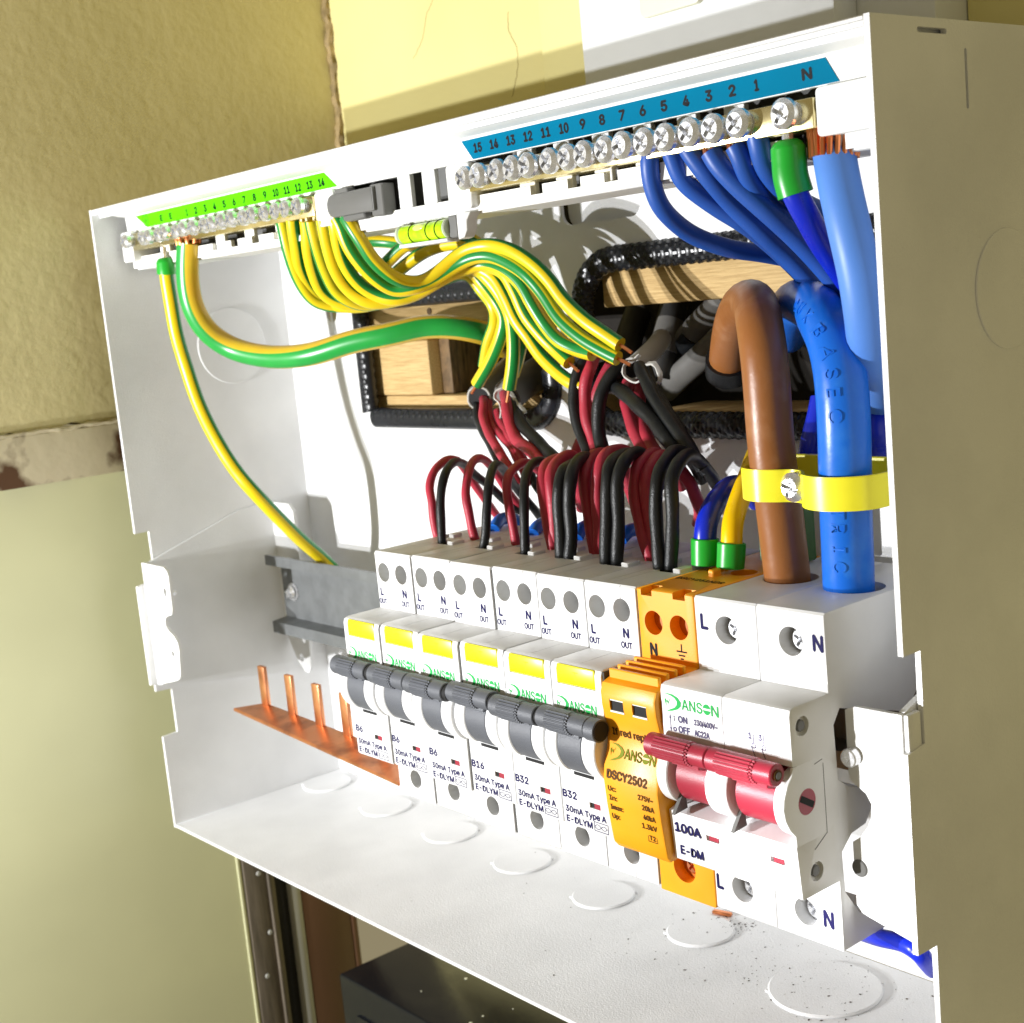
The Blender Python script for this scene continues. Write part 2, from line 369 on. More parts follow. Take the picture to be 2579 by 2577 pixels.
# centre lines of every wire: (name, sheath, radius, points, label, group, category, twist)
WIRES = [
 ('red_wire','red',1.34,[(-1.2,25,-1.7),(-1,24.5,-0),(-2.3,24.8,4.9),(-3.1,25,9.9),(-5.8,27,14.5),(-6.9,30,18.5),(-7.6,34,20.7),(-9.1,38,21),(-12.4,44,19.1),(-14.7,49,14.6),(-15.3,53,8.5),(-16.3,57,3.4),(-16.3,61,-1.9)],'red loop into the leftmost breaker','wires looping into the breaker tops','wire',0),
 ('black_wire','black',1.34,[(9.8,18,-1.5),(10.4,17.5,-0.1),(10.1,18,5.4),(9.6,19,11.3),(8.6,21,16.1),(7.1,24,19.9),(3.6,29,21.5),(0.2,34,21.3),(-3.7,40,19),(-6.7,46,14.9),(-8.1,52,10),(-6.4,56,5.5),(-4.1,60,0.6)],'black loop into the leftmost breaker','wires looping into the breaker tops','wire',0),
 ('red_wire','red',1.34,[(17.1,25,-1.9),(17.5,24.5,-0.2),(16.2,24.8,3),(15,25,7.8),(13.3,26,13.1),(10.8,29,18),(8,33,21.1),(4.9,38,21.8),(1.2,44,20),(-2.7,50,15.8),(-3.7,54,10.9),(-4.1,58,5.6),(-4.4,62,0.9)],'red loop into the second from left breaker','wires looping into the breaker tops','wire',0),
 ('black_wire','black',1.34,[(28.6,18,-1.8),(29.7,17.5,-0.2),(30.5,18,4.3),(30.8,19,9.8),(30,21,15.9),(26.6,25,19.6),(23.6,29,21.3),(20.8,33,20.9),(15.1,40,18),(8.7,48,12.4),(5.9,54,7.4),(6,58,2.8),(3.9,62,-1)],'black loop into the second from left breaker','wires looping into the breaker tops','wire',0),
 ('red_wire','red',1.34,[(35.1,25,-1.7),(35.7,24.5,-0.2),(34.9,24.8,4.3),(33.8,25,9.5),(31.1,27,15),(28.8,30,18.6),(26.1,35,20.4),(24,40,20.6),(21.5,46,18.6),(19.8,50,15.7),(15.7,56,10.8),(13.8,60,4.9)],'red loop into the third from left breaker','wires looping into the breaker tops','wire',0),
 ('black_wire','black',1.34,[(47.1,18,-1.7),(47.9,17.5,-0.2),(47.9,18,5.6),(47.4,19,11.9),(45.8,21,16.7),(42.5,25,20.2),(39.5,30,22.2),(37.3,35,22.4),(32.7,42,20.3),(27.2,50,15.4),(22.6,56,9.2),(20.1,60,2)],'black loop into the third from left breaker','wires looping into the breaker tops','wire',0),
 ('red_wire','red',1.74,[(51.4,25,-1.2),(51.7,24.5,0.9),(50.4,24.8,5.9),(49.2,25,12.7),(47.2,27,18.4),(44.5,31,21.6),(42.5,36,22.9),(39.6,42,21.5),(34.7,50,17.2),(30.1,56,10.8),(25.8,60,3.6)],'red loop into the fourth from left breaker, left of the red pair','wires looping into the breaker tops','wire',0),
 ('red_wire','red',1.74,[(51.6,26,-1.1),(51.8,25.5,0.7),(51.9,25.5,5.9),(51.9,25.5,12.8),(50.3,27,18.8),(47.9,31,21.9),(46.4,36,23.6),(44.1,42,22.5),(39.7,50,18.3),(35.2,56,12.3),(31.8,60,4)],'red loop into the fourth from left breaker, right of the red pair','wires looping into the breaker tops','wire',0),
 ('black_wire','black',1.74,[(61.7,18,-1.6),(63,17,-0.1),(63,17.7,6.1),(62.5,18.3,12.9),(62.7,19,18.9),(60.5,23,21.9),(58.1,28,23),(55.7,34,22.7),(49.1,44,18.7),(42.5,52,12)],'black loop into the fourth from left breaker, left of the black pair','wires looping into the breaker tops','wire',0),
 ('black_wire','black',1.74,[(65.4,18,-1.2),(66.1,17.5,0),(66.3,18.3,6.3),(66.2,19.2,14.4),(66.4,20,20.3),(64.1,24,23.6),(61.7,29,24.7),(59.6,34,24.1),(54.1,42,21.1),(48.4,50,15),(43.5,56,7.8)],'black loop into the fourth from left breaker, right of the black pair','wires looping into the breaker tops','wire',0),
 ('red_wire','red',1.74,[(68.9,25,-1.4),(68.5,24.5,0.5),(66.8,25.3,8.2),(64.8,26.2,16.5),(64.3,27,20.8),(61.5,32,23.9),(59.6,38,24.7),(58.3,44,22.6),(56.1,50,18),(51.2,57,10.8)],'red loop into the fifth from left breaker, left of the red pair','wires looping into the breaker tops','wire',0),
 ('red_wire','red',1.74,[(69.3,26,-0.8),(70.1,25,1.5),(69.6,25.7,8.3),(69.9,26.3,18.2),(70,27,22),(68.4,31,25.3),(67.6,36,26.2),(66.3,42,24.6),(62.2,50,20.3),(58.2,57,13.8)],'red loop into the fifth from left breaker, right of the red pair','wires looping into the breaker tops','wire',0),
 ('black_wire','black',1.74,[(79.3,18,-1.5),(80.8,17,1),(81.1,18,10.5),(80.8,19,19.9),(79.6,22,24),(76.8,28,25.9),(75.2,34,25.7),(71,42,22.7),(66.2,50,17.3)],'black loop into the fifth from left breaker, left of the black pair','wires looping into the breaker tops','wire',0),
 ('black_wire','black',1.74,[(82.9,18.5,-1.3),(83.8,18,1.1),(84.1,19,10.5),(84.1,20,20.8),(83.4,23,25),(81.3,28,26.5),(78.6,34,26),(73.1,44,21.4),(68.1,52,14)],'black loop into the fifth from left breaker, right of the black pair','wires looping into the breaker tops','wire',0),
 ('red_wire','red',1.74,[(88.5,25.5,-1.2),(88.6,25,0.6),(86.8,25.3,5.6),(85,25.7,10.5),(83.8,26,16.4),(82.9,28,21.4),(81.1,32,24),(79.4,37,25.2),(76.5,43,24.2),(72.5,50,20.7),(68.1,56,15)],'red loop into the sixth from left breaker, left of the red pair','wires looping into the breaker tops','wire',0),
 ('red_wire','red',1.74,[(89.5,26,-1.2),(89,26,0.5),(88.1,26.3,5.3),(87.2,26.7,11.1),(86.6,27,17.4),(85.6,29,21.3),(84,33,23.6),(82,38,24.7),(79.1,44,23.6),(75.5,50,19.9),(70.7,57,12.9)],'red loop into the sixth from left breaker, right of the red pair','wires looping into the breaker tops','wire',0),
 ('black_wire','black',1.74,[(98.1,18.5,-1.5),(98.7,18,0.6),(98.2,18.7,7),(97.6,19.3,14.1),(97.6,20,20.1),(96.3,23,23.9),(94,28,26.1),(91.2,34,26.8),(87.1,42,25.1),(82.5,50,21),(78.5,57,15.3)],'black loop into the sixth from left breaker, left of the black pair','wires looping into the breaker tops','wire',0),
 ('black_wire','black',1.74,[(100.9,19.5,-1.6),(101.5,19,0.4),(101.9,19.3,7.2),(102.5,19.5,14.3),(102.1,21,21.2),(100.7,24,24.3),(98.1,29,25.9),(95.7,34,26.1),(91,42,23.7),(87.3,50,19),(83.8,57,13.9)],'black loop into the sixth from left breaker, right of the black pair','wires looping into the breaker tops','wire',0),
 ('black_wire','black',1.36,[(-38.7,74,35.3),(-33.5,70,33),(-31.1,68,29.9),(-23.8,64,25.8),(-15.3,60,21.4),(-8.6,57,17.2),(-3.9,55,13.4),(-1.3,55,9.1)],'black core hanging lowest left from the left stripped grey cable','cores dropping from the stripped grey cables','wire',0),
 ('red_wire','red',1.53,[(-34.1,74,36.1),(-28,69,34.2),(-25,66,30.8),(-18.6,62,26.7),(-10.3,58,22.3),(-3.1,55,18.5),(2.4,53,15),(5.4,53,11)],'light red core beside the lowest left black core','cores dropping from the stripped grey cables','wire',0),
 ('red_wire','red',1.36,[(-30.4,73,34.8),(-25.5,69,31.2),(-20.4,66,27.5),(-12.1,62,25.2),(-5.3,60,21.9),(0.2,58,18.1),(3.6,57,14.5),(5.4,57,10.3)],'thin dark red core between the two stripped cables at left','cores dropping from the stripped grey cables','wire',0),
 ('red_wire','red',1.47,[(-22.5,70,31.9),(-19.1,68,29.5),(-13.8,65,26.9),(-8.1,62,24.7),(-2.8,60,22),(2.9,58,17.9)],'bright red core tucked behind the thick red core','cores dropping from the stripped grey cables','wire',0),
 ('red_wire','red',1.98,[(-17.7,70,37.9),(-10.1,64,35.4),(-7.6,62,33),(-4.5,60,28.5),(1.9,57,24.8),(10.2,54,22.4),(16.7,52,19.8),(22.8,50,17.3),(26,50,13.9)],'thick red core bending right from the second grey cable','cores dropping from the stripped grey cables','wire',0),
 ('black_wire','black',1.98,[(-17.3,72,37.1),(-9.3,66,34.6),(-5.9,64,31.9),(0.6,61,28.4),(8.8,58,25.6),(16.7,55,22.4),(25,52,20),(30.6,50,18),(33.4,50,14.7)],'thick black core right of the thick red core','cores dropping from the stripped grey cables','wire',0),
 ('black_wire','black',1.36,[(-13,66,23.3),(-5.2,63,18.8),(2.2,60,15),(7.5,58,10.8),(10.2,58,7.8)],'thin black core behind the left wire loops','cores dropping from the stripped grey cables','wire',0),
 ('black_wire','black',1.81,[(32.1,62,49.4),(31.1,60,47.2),(30.2,58,43),(30.1,57,39.7),(30.9,56,36.1),(32.7,55,31.4),(35.4,54,26.7),(40,52,22.2),(41.3,52,18.6)],'black core curving down left of the red one, middle cable','cores dropping from the stripped grey cables','wire',0),
 ('red_wire','red',1.81,[(34.6,62,49.1),(37.3,58,46.8),(36.9,56,42.7),(36.6,55,37.5),(38,54,31.6),(40.7,53,26.7),(43.5,52,22.1),(45.1,52,18.3)],'red core curving down from the middle stripped cable','cores dropping from the stripped grey cables','wire',0),
 ('red_wire','red',1.47,[(37.2,66,46.9),(35.6,64,43.2),(34.4,62,39.1),(33.4,61,34.3),(34.6,60,29.5),(37.9,58,24.9)],'dark red core in the shade between the middle cables','cores dropping from the stripped grey cables','wire',0),
 ('black_wire','black',2.03,[(48.4,60,46.3),(47.9,57,45.3),(46.3,55,42.4),(45.4,53,38.2),(45.1,52,33.1),(45.8,51,28),(47.9,50,23.4),(48.9,50,19.2)],'thick black core curving down below the joined earth wires','cores dropping from the stripped grey cables','wire',0),
 ('black_wire','black',2.03,[(44,59,40.8),(50,56,40.2),(56.8,53,38.4),(64.4,50,36),(70.9,48,32.2),(76.7,46,28.3),(80.7,45,25.4),(82.3,46,21.4)],'flattened black core running down to the right','cores dropping from the stripped grey cables','wire',0),
 ('red_wire','red',1.92,[(44.1,66,41),(46.4,62,38.3),(51.9,57,34.8),(56.5,54,29.9),(60.8,52,25.8),(64.4,51,22.8),(66.6,51,19.2)],'red core, left of the pair below the torn white sheath','cores dropping from the stripped grey cables','wire',0),
 ('red_wire','red',1.92,[(49.1,66,40.9),(52,62,37.5),(54.8,59,34.1),(57.2,57,31.1),(61.6,54,27.6),(65.7,52,24.5),(69.8,50,22.4),(71.6,50,19)],'red core, right of the pair below the torn white sheath','cores dropping from the stripped grey cables','wire',0),
 ('black_wire','black',1.81,[(55.2,60,46.4),(58.8,57,45.1),(63.2,54,42.3),(67.6,52,38.4),(72.7,50,34.9),(78.4,48,30.9),(83.8,46,27.1),(87.6,45,23.6),(89.2,46,20.3)],'black core from the torn white sheath running down right','cores dropping from the stripped grey cables','wire',0),
 ('black_wire','black',1.81,[(51.9,66,45.1),(58.5,62,39.8),(66.9,57,34.9),(75.5,52,30.4),(82,49,25.8),(86.1,48,22.1),(88.1,49,18.9)],'black core behind, rightmost above the breaker loops','cores dropping from the stripped grey cables','wire',0),
 ('red_wire','red',1.69,[(21.2,66,23.4),(22.5,62,19.5),(24.6,60,13),(27.5,58,5.5)],'short red core half hidden at the middle breakers','cores dropping from the stripped grey cables','wire',0),
 ('red_wire','red',1.69,[(45.7,60,15.5),(52.1,56,9.9),(56.8,54,4),(62.2,52,-1.1)],'red core crossing behind the black pairs at right','cores dropping from the stripped grey cables','wire',0),
 ('red_wire','red',1.81,[(77.2,50,19.1),(78.6,52,15.2),(78.5,54,11.2),(77.7,56,7.2),(74.9,58,2.5)],'dark red core below the rightmost black loop','cores dropping from the stripped grey cables','wire',0),
 ('earth_wire','earth',2.15,[(-17.4,15,97.2),(-15.6,15.5,94.7),(-14.2,17,89.7),(-12.7,20,83.7),(-11.6,25,78.7),(-11,30,76.5),(-9.9,35,76.4),(-6.5,39,78.4),(-1.7,43,82.7),(3.1,45,84.7),(10,47,84.8),(18.9,48,82.1),(26.4,49,77.8),(31.3,50,72.6),(36.1,51,66.7),(42.9,52,60.7),(49,53,56.6),(54.2,54,53.1)],'earth wire lying topmost on the bundle arch','green and yellow earth wires from the earth bar','wire',0.12),
 ('earth_wire','earth',2.15,[(-22.4,15,97.4),(-21.6,15.5,95.3),(-20.9,17,89.1),(-19.9,20,83.3),(-18.4,24,78.3),(-16.4,29,74.7),(-11.7,33,74.5),(-8.7,38,76.3),(-2.1,43,80.3),(3.7,45,81.9),(9.5,47,81.7),(16.6,48,79),(22.8,49,74.9),(27.7,50,69.3),(33.2,51,61.8),(40.2,52,55.8),(47.2,53,51.7),(52.9,54,49.2)],'earth wire just under the topmost one on the arch','green and yellow earth wires from the earth bar','wire',-0.17),
 ('earth_wire','earth',2.15,[(-25.6,16,97.4),(-25.5,16.5,95.3),(-27.4,18,89.9),(-29.2,21,83.6),(-29,25,77.4),(-26.6,29,73.5),(-21.4,33,71.8),(-17.2,38,72.9),(-10,43,76.5),(-4.4,47,79),(2,50,79.4),(10.4,51,77.6),(16.2,52,73.1),(19.8,53,66.5),(22.9,54,60.5),(27.9,55,55.1),(33.6,56,52.1),(40.5,56,50.7)],'earth wire with its plain yellow side out, ending above the red core','green and yellow earth wires from the earth bar','wire',0.4),
 ('earth_wire','earth',2.15,[(-30.3,15,97.7),(-30.8,15.5,95.6),(-32.2,17,89.7),(-33.7,20,82.5),(-34.1,24,76.2),(-31,28,72),(-27.1,33,71.1),(-21.3,39,72.7),(-12.5,45,76.8),(-5.5,50,79.8),(-0.4,52,79.6),(7.4,53,76.7),(11.1,54,70.3),(14.1,55,63),(18.7,56,56.5),(23.5,57,52),(29.1,57,48.3)],'earth wire ending beside the white torn cable sheath','green and yellow earth wires from the earth bar','wire',0),
 ('earth_wire','earth',2.15,[(-36.6,15,98),(-37.2,15.5,96.2),(-38.1,17,89.6),(-40.1,20,82.9),(-41.1,24,76.3),(-39.7,28,72.3),(-37.2,34,70.8),(-31.1,40,72.3),(-19.3,46,76),(-6.9,51,78.9),(0.6,54,76),(4.9,55,69.4),(8,56,62.2),(11.8,57,56.4),(16,58,50.2),(22.3,58,45.1),(28.3,58,41.9),(31.6,59,40.9)],'earth wire sweeping lowest right into the black core','green and yellow earth wires from the earth bar','wire',0.07),
 ('earth_wire','earth',2.15,[(-41.1,16,98.4),(-41.8,16.5,96.3),(-44.5,18,89.8),(-48.3,21,82.8),(-50.5,25,76.2),(-48.7,30,72.4),(-42.9,36,71.4),(-30.9,42,73.4),(-16.4,48,77.2),(-5.5,52,79),(-1.5,54,75.5),(2.2,56,69.5),(4.3,57,63.3),(3.5,58,55.9),(1.7,58,48.3),(-1,58,40.7)],'earth wire ending on top of the second grey cable','green and yellow earth wires from the earth bar','wire',0.45),
 ('earth_wire','earth',2.15,[(-47.2,15,99.4),(-47.9,15.5,97.2),(-50.4,17,91.6),(-53.7,20,84.9),(-55.4,24,77.8),(-54.4,29,72.7),(-46,36,70.7),(-36.7,44,72.3),(-21.8,50,76.8),(-10.7,54,78.7),(-6.2,56,73.8),(-3.6,58,68.4),(-1.6,59,63.1),(-3.3,59,57.1),(-9.5,59,49.8),(-18,59,42.3)],'earth wire ending at the left grey cable mouth','green and yellow earth wires from the earth bar','wire',-0.05),
 ('earth_wire','earth',2.15,[(-53.5,15,99.4),(-53.8,15.5,96.8),(-54.9,17,89.7),(-56.2,20,81.8),(-56.6,24,75.2),(-54.8,28,72.4),(-49,36,70.7),(-39.8,44,71.5),(-27.3,52,75.7),(-16.2,57,77.6),(-11.9,60,71.9),(-7.8,61,66.4),(-9.6,62,61.2),(-13.8,62,55.5),(-18.4,63,47.6)],'earth wire starting leftmost of the bundle at the bar','green and yellow earth wires from the earth bar','wire',0.1),
 ('earth_wire','earth',2.15,[(-60.6,46,83.8),(-65.7,48,85.8),(-67.1,49,88.6),(-66.7,51,90.9),(-64.6,54,92),(-60.4,57,91.7),(-54.4,59,90.3),(-44.3,60,88.5),(-30.3,60,87.7),(-19.5,60,87.4),(-11.6,60,83.8),(-7.4,60,78)],'plain yellow looking earth loop just below the spirit level','green and yellow earth wires from the earth bar','wire',0.33),
 ('earth_wire','earth',2.15,[(-54.7,42,77.5),(-51.5,45,79.5),(-45.4,48,83.9),(-38.9,51,88.5),(-32.1,54,89.4),(-22.1,56,89.4),(-14.2,58,88.3),(-7.7,59,84.5),(-2.7,60,78.7),(-0,61,71.1)],'earth wire climbing behind the bundle towards the spirit level','green and yellow earth wires from the earth bar','wire',0.15),
 ('earth_wire','earth',2.15,[(-48,42,74.8),(-42.9,45,77.6),(-36.6,48,81.6),(-28.7,51,85.7),(-20.2,53,87.2),(-12.2,55,86.7),(-5.2,56,83.8),(-1.4,58,78.4),(0.3,60,71.8)],'earth wire second to climb behind the bundle','green and yellow earth wires from the earth bar','wire',0.3),
 ('earth_wire','earth',2.15,[(-4.5,60,77.2),(0.2,60,71.2),(2.8,61,63),(2.6,62,56.6),(0.2,62,50.2),(-4.3,63,44.7)],'earth wire half hidden behind the second cable ends','green and yellow earth wires from the earth bar','wire',0.3),
 ('earth_wire','earthhalf',4.1,[(-116.9,15,98.5),(-117.5,15,96.5),(-120.9,15,86.4),(-122,16,75.9),(-120.9,20,66.8),(-115.4,26,59.8),(-101,32,56),(-83.2,38,55.8),(-66.9,46,58.8),(-55.4,54,60.3),(-48.9,62,61.5),(-42.2,70,60.5),(-38.3,80,57.8),(-44.9,92,54.4),(-56.9,104,51.1)],'thick main earth cable, half green half yellow, sweeping right',None,'wire',0.28),
 ('ferruled_earth_wire','earth',2.6,[(-136.9,15,89.9),(-137.2,15,87.5),(-138,15.5,79.2),(-138.4,16.5,66.6),(-136.9,18,54.3),(-135.2,20.5,40.6),(-132.5,24,27.2),(-127.9,28,15),(-123.3,33,4.5),(-123,48,-13.8),(-124.5,58,-23.8),(-128.6,68,-33.6)],'long yellow earth wire with green ferrule hanging at the left',None,'wire',0),
 ('neutral_wire','blue',2.2,[(108.8,15,98.4),(108.4,15,96.4),(108.1,16,91.8),(108.1,19,86.2),(108.6,27,80.2),(111.9,36,76.1),(114.7,44,74),(117.4,53,72),(117,62,69.7),(116.4,70,66.5)],'leftmost blue neutral wire, sagging lowest across the rubber edging','blue neutral wires from the neutral bar','wire',0),
 ('neutral_wire','blue',2.2,[(115.5,15,98.3),(115.7,15.5,96.2),(116.3,18,91.2),(119.3,24,85.6),(123.1,30,80.4),(123.2,38,75.9),(122.9,46,70.7),(122.3,54,65.4),(121.9,62,59.9)],'blue neutral wire second from the left, swinging wide of the edging','blue neutral wires from the neutral bar','wire',0),
 ('neutral_wire','blue',2.3,[(120.6,15,98.4),(121.6,15.5,96.1),(123.6,18,91.2),(124.8,24,85.1),(127.8,30,78.3),(129.8,35,73.2),(133.7,40,64.8),(137.9,44,57.3),(140.1,47,52.9)],'blue neutral wire third from the left, reaching furthest down','blue neutral wires from the neutral bar','wire',0),
 ('neutral_wire','blue',2.4,[(127.3,15,96.7),(128.4,15.5,94.4),(131.5,18,89),(136.1,23,82.3),(138.8,28,76.6),(141,33,69.9),(144.1,37,63.1),(145.8,41,58.2)],'blue neutral wire in the middle of the group with copper strands showing','blue neutral wires from the neutral bar','wire',0),
 ('neutral_wire','blue',2.2,[(134.2,15,97),(135,15.5,95.1),(134.8,18,90.6),(134.3,23,86.1),(133.5,30,82.7),(135.4,38,80.4),(135.4,46,78.9),(135.5,54,75.7)],'blue neutral wire fifth from the left, crossing behind the others','blue neutral wires from the neutral bar','wire',0),
 ('neutral_wire','blue',2.4,[(140.5,15,98.4),(140.5,15.5,96.5),(140,18,91.9),(139.1,23,87.8),(138,31,84.2),(137.3,41,81.1),(137,48,79),(136.1,56,75.1)],'blue neutral wire nearest the green ferrule, crossing behind it','blue neutral wires from the neutral bar','wire',0),
 ('ferruled_neutral_wire','bluebright',2.75,[(149.1,14.5,88.6),(149.5,14.5,87),(149.8,15,85.1),(150.3,17,80.8),(149.6,22,75.2),(149.3,28,69.6),(149.1,33,64.9),(146.6,40,59.9)],'bright blue wire hanging from the large green ferrule',None,'wire',0),
 ('neutral_tail','bluelight',4.4,[(156.9,19,92.3),(157.6,18.5,90.8),(159.4,17,86.5),(162.2,15.5,78.1),(163.6,16,67.6),(162.4,19,57.3),(158.7,25,49.5),(157,28,47.9),(154,33,44.2),(149.8,40,40.6),(143.2,50,36)],'light blue thick neutral cable with bare copper at its top',None,'cable',0),
 ('blue_cable','bluebright',3.4,[(137.8,52,41.4),(144.3,46,36.5),(147.9,42,31.9),(144.1,46,26.1),(136,54,20.3)],'blue cable loop squeezed between the big blue cable and the side',None,'cable',0),
 ('blue_cable','bluelight',3.4,[(134.7,56,34.3),(140.7,50,32),(144.8,47,31),(144.6,50,29.9)],'light blue cable bend below the darker blue loop at right',None,'cable',0),
 ('blue_cable','bluebright',3,[(113.7,66,36.3),(113.5,64,31.8),(113.2,62,26.8),(111.6,62,22),(109,64,15.8)],'blue cable slanting down behind the big blue cable',None,'cable',0),
 ('live_tail','brown',5.3,[(133.8,23.5,-1.4),(134.1,23,0.5),(134.3,22.5,6.7),(134.3,22,13.2),(134.5,21,19.8),(134.9,20,26.3),(134.6,20,34.7),(134.5,20,43.1),(134.1,20.5,50.4),(132.6,21.5,54),(130.3,24,58.4),(123,32,61.6),(112.6,42,63),(99.2,54,61.1),(88.2,63,55.8),(81.1,69,48.8),(76.4,73,42.8)],'thick brown live cable bent over at the top',None,'cable',0),
 ('neutral_tail','bluemid',5.6,[(151.9,22,-1.1),(152.4,21.5,0.9),(153,21,8.5),(154.1,20,16.9),(155,19,23.2),(156.3,18,35.3),(156.4,18,41.2),(155.5,19,48.1),(153,20.5,53.5),(151,22.5,55),(146.9,26,58),(139.2,33,60.5),(127.5,44,61.8),(113.7,57,60.9),(101.3,70,57.3),(89.3,84,52.2)],'thick blue neutral cable with raised lettering bent over the top',None,'cable',0),
 ('surge_neutral_wire','bluebright',2.75,[(108.5,23.5,0.8),(108.7,24,6.8),(108.7,25,10.7),(107.4,29,14),(105.1,35,16.2),(102.1,42,16.8),(98.4,50,15.6),(94.6,58,12.7),(91.5,64,8.9)],'short blue wire in a green ferrule on the orange arrester',None,'wire',0),
 ('surge_earth_wire','yellow',2.6,[(117.1,23,1),(117.3,23.5,6.8),(116.9,25,11.2),(115.4,29,14.9),(113.3,34,18),(110.2,40,20.6),(105.9,47,22.7),(101.9,54,24.9)],'yellow wire in a green ferrule on the orange arrester',None,'wire',0),
 ('blue_wire','bluebright',2,[(138.7,30,-87),(149.2,22,-81.4),(160,15,-76.8),(167.9,12,-74.7),(172.7,11,-74.7),(172.4,14,-77.9),(169.9,20,-83.2)],'blue wire leaving low on the right under the switch',None,'wire',0),
 ('blue_wire','bluepale',2.2,[(143.2,30,-83.8),(150.1,24,-80),(155.7,19,-76.9)],'pale blue cut wire end under the switch',None,'wire',0),
 ('fly_lead','bluemid',1.9,[(12,36,0.7),(11,38,1.8),(9,42,2.6),(8.6,46,2.1),(8,50,-0.2)],'leftmost blue fly lead arching out behind the breakers','blue fly leads behind the breakers','wire',0),
 ('fly_lead','bluemid',1.9,[(30,36,0.5),(29,38,1.8),(27,42,2.2),(26.2,46,1.7),(25.1,50,-0.7)],'second blue fly lead arching out behind the breakers','blue fly leads behind the breakers','wire',0),
 ('fly_lead','bluemid',1.9,[(48.8,36,0.7),(48.1,38,2.2),(46.3,42,2.8),(45.9,46,2.4),(44.8,50,0.1)],'third blue fly lead arching out behind the breakers','blue fly leads behind the breakers','wire',0),
 ('fly_lead','bluemid',1.9,[(66.8,36,1.7),(66.8,38,2.9),(65.3,42,3.3),(64.5,46,2.3),(63.5,50,-0.6)],'rightmost blue fly lead arching out behind the breakers','blue fly leads behind the breakers','wire',0),
 ('grey_cable','grey',4.4,[(-33.9,72,36),(-38.1,80,38),(-42,88,40.5),(-47.1,98,43.3),(-55.7,112,46.5)],'left grey cable sheath stripped at its mouth',None,'cable',0),
 ('grey_cable','grey',5,[(-16.6,70,36.8),(-19.8,78,39.2),(-22.9,86,41.1),(-29.4,98,43.2),(-38.6,112,45.4)],'second grey cable sheath with ragged white mouth',None,'cable',0),
 ('grey_cable','grey',4.2,[(64,98,64),(52.7,102,61.6),(41.2,105,56.3),(30.9,108,50.7),(24.1,112,46.6),(16.2,118,41.4)],'grey cable with dark rings slanting through the right opening',None,'cable',0),
 ('grey_cable','grey',3.8,[(59.5,100,55.3),(51.3,102,51.8),(40.2,104,45.9),(29,106,40.1),(16,110,33.8)],'lower grey cable slanting through the right opening',None,'cable',0),
 ('grey_cable','darkgrey',4.6,[(5.1,112,60.1),(5,108,54.3),(7.9,102,48),(10.1,100,41.5)],'dark cable hanging in the right opening beside the frame',None,'cable',0),
 ('grey_cable','darkgrey',4.6,[(21,112,60.6),(21.8,108,53.7),(22.6,104,46.8),(21,102,39.4)],'dark ringed cable in the middle of the right opening',None,'cable',0),
 ('grey_cable','white',3.2,[(50.3,62,45.6),(46.8,68,46.5),(42.5,76,47.9),(36.4,86,49.3),(27.9,98,51.5)],'white sheath torn open in the middle of the right opening',None,'cable',0),
 ('grey_cable','white',2.6,[(25.9,64,48.8),(23.9,70,49),(18.6,80,48.9)],'short white sheath mouth below the joined earth wires',None,'cable',0),
]
# ================================================================== the room
def struct(name, bm, m): return obj(name, bm, m, kind='structure')
bm = bmesh.new(); box(bm, -190, 330, 129.5, 150, -380, 340); struct('back_wall', bm, 'wallyellow')
# side wall: thick old plaster with a crumbling lower edge
bm = bmesh.new()
low = [(-150 + i * 3.0, 35.6 + random.uniform(-1.0, .9) + .8 * sin(i * .7)) for i in range(95)]
prism(bm, [(133, 340), (-150, 340)] + low + [(133, 36)], 'x', -210, -184.5)
struct('left_wall', bm, 'wallolive')
# cracked filler running down the corner
bm = bmesh.new(); P = [(-184.5 + random.uniform(.2, 2.0), 129.5 - random.uniform(.2, 1.8), 110 + i * 3.2) for i in range(60)]
tube(bm, smooth(spline(P, 2), 1), 1.9, 6, rf=lambda i, j: 1 + .45 * sin(i * 1.7 + j * 2.1) * random.random())
tag(obj('corner_filler', bm, 'filler'), 'cracked brown filler running down the wall corner', 'filler')
for lab, pts in (('long fine crack at the top of the yellow wall near the corner', [(-105, 191), (-112, 184), (-116, 180), (-120, 172), (-127, 166)]),
                 ('thin vertical crack in the yellow wall, right of the longer one', [(-67, 172), (-67.5, 165), (-64, 158), (-65, 150), (-69, 142)])):
    bm = bmesh.new(); Q = spline([(x, 129.4, z) for x, z in pts], .8)
    Q = [q + Vector((random.uniform(-.25, .25), 0, random.uniform(-.25, .25))) for q in Q]
    tube(bm, Q, .13, 5); tag(obj('wall_crack', bm, 'crack'), lab, 'crack')
# timber ledge let into the side wall
t = thing('timber_ledge', 'flaking painted timber ledge running along the left wall', 'ledge', (-188, -40, 15))
bm = bmesh.new(); prism(bm, [(-150, 15.5), (133, 15.5), (133, 34.6), (-150, 34.6)], 'x', -206, -182.2, .6); obj('face_board', bm, 'flaky', t)
bm = bmesh.new(); tube(bm, smooth([Vector((-182.8, -150 + i * 2.2, 35.2 + random.uniform(-.5, .5))) for i in range(95)], 1), .9, 6, rf=lambda i, j: .7 + .7 * random.random()); obj('crumbling_edge', bm, 'flaky', t)
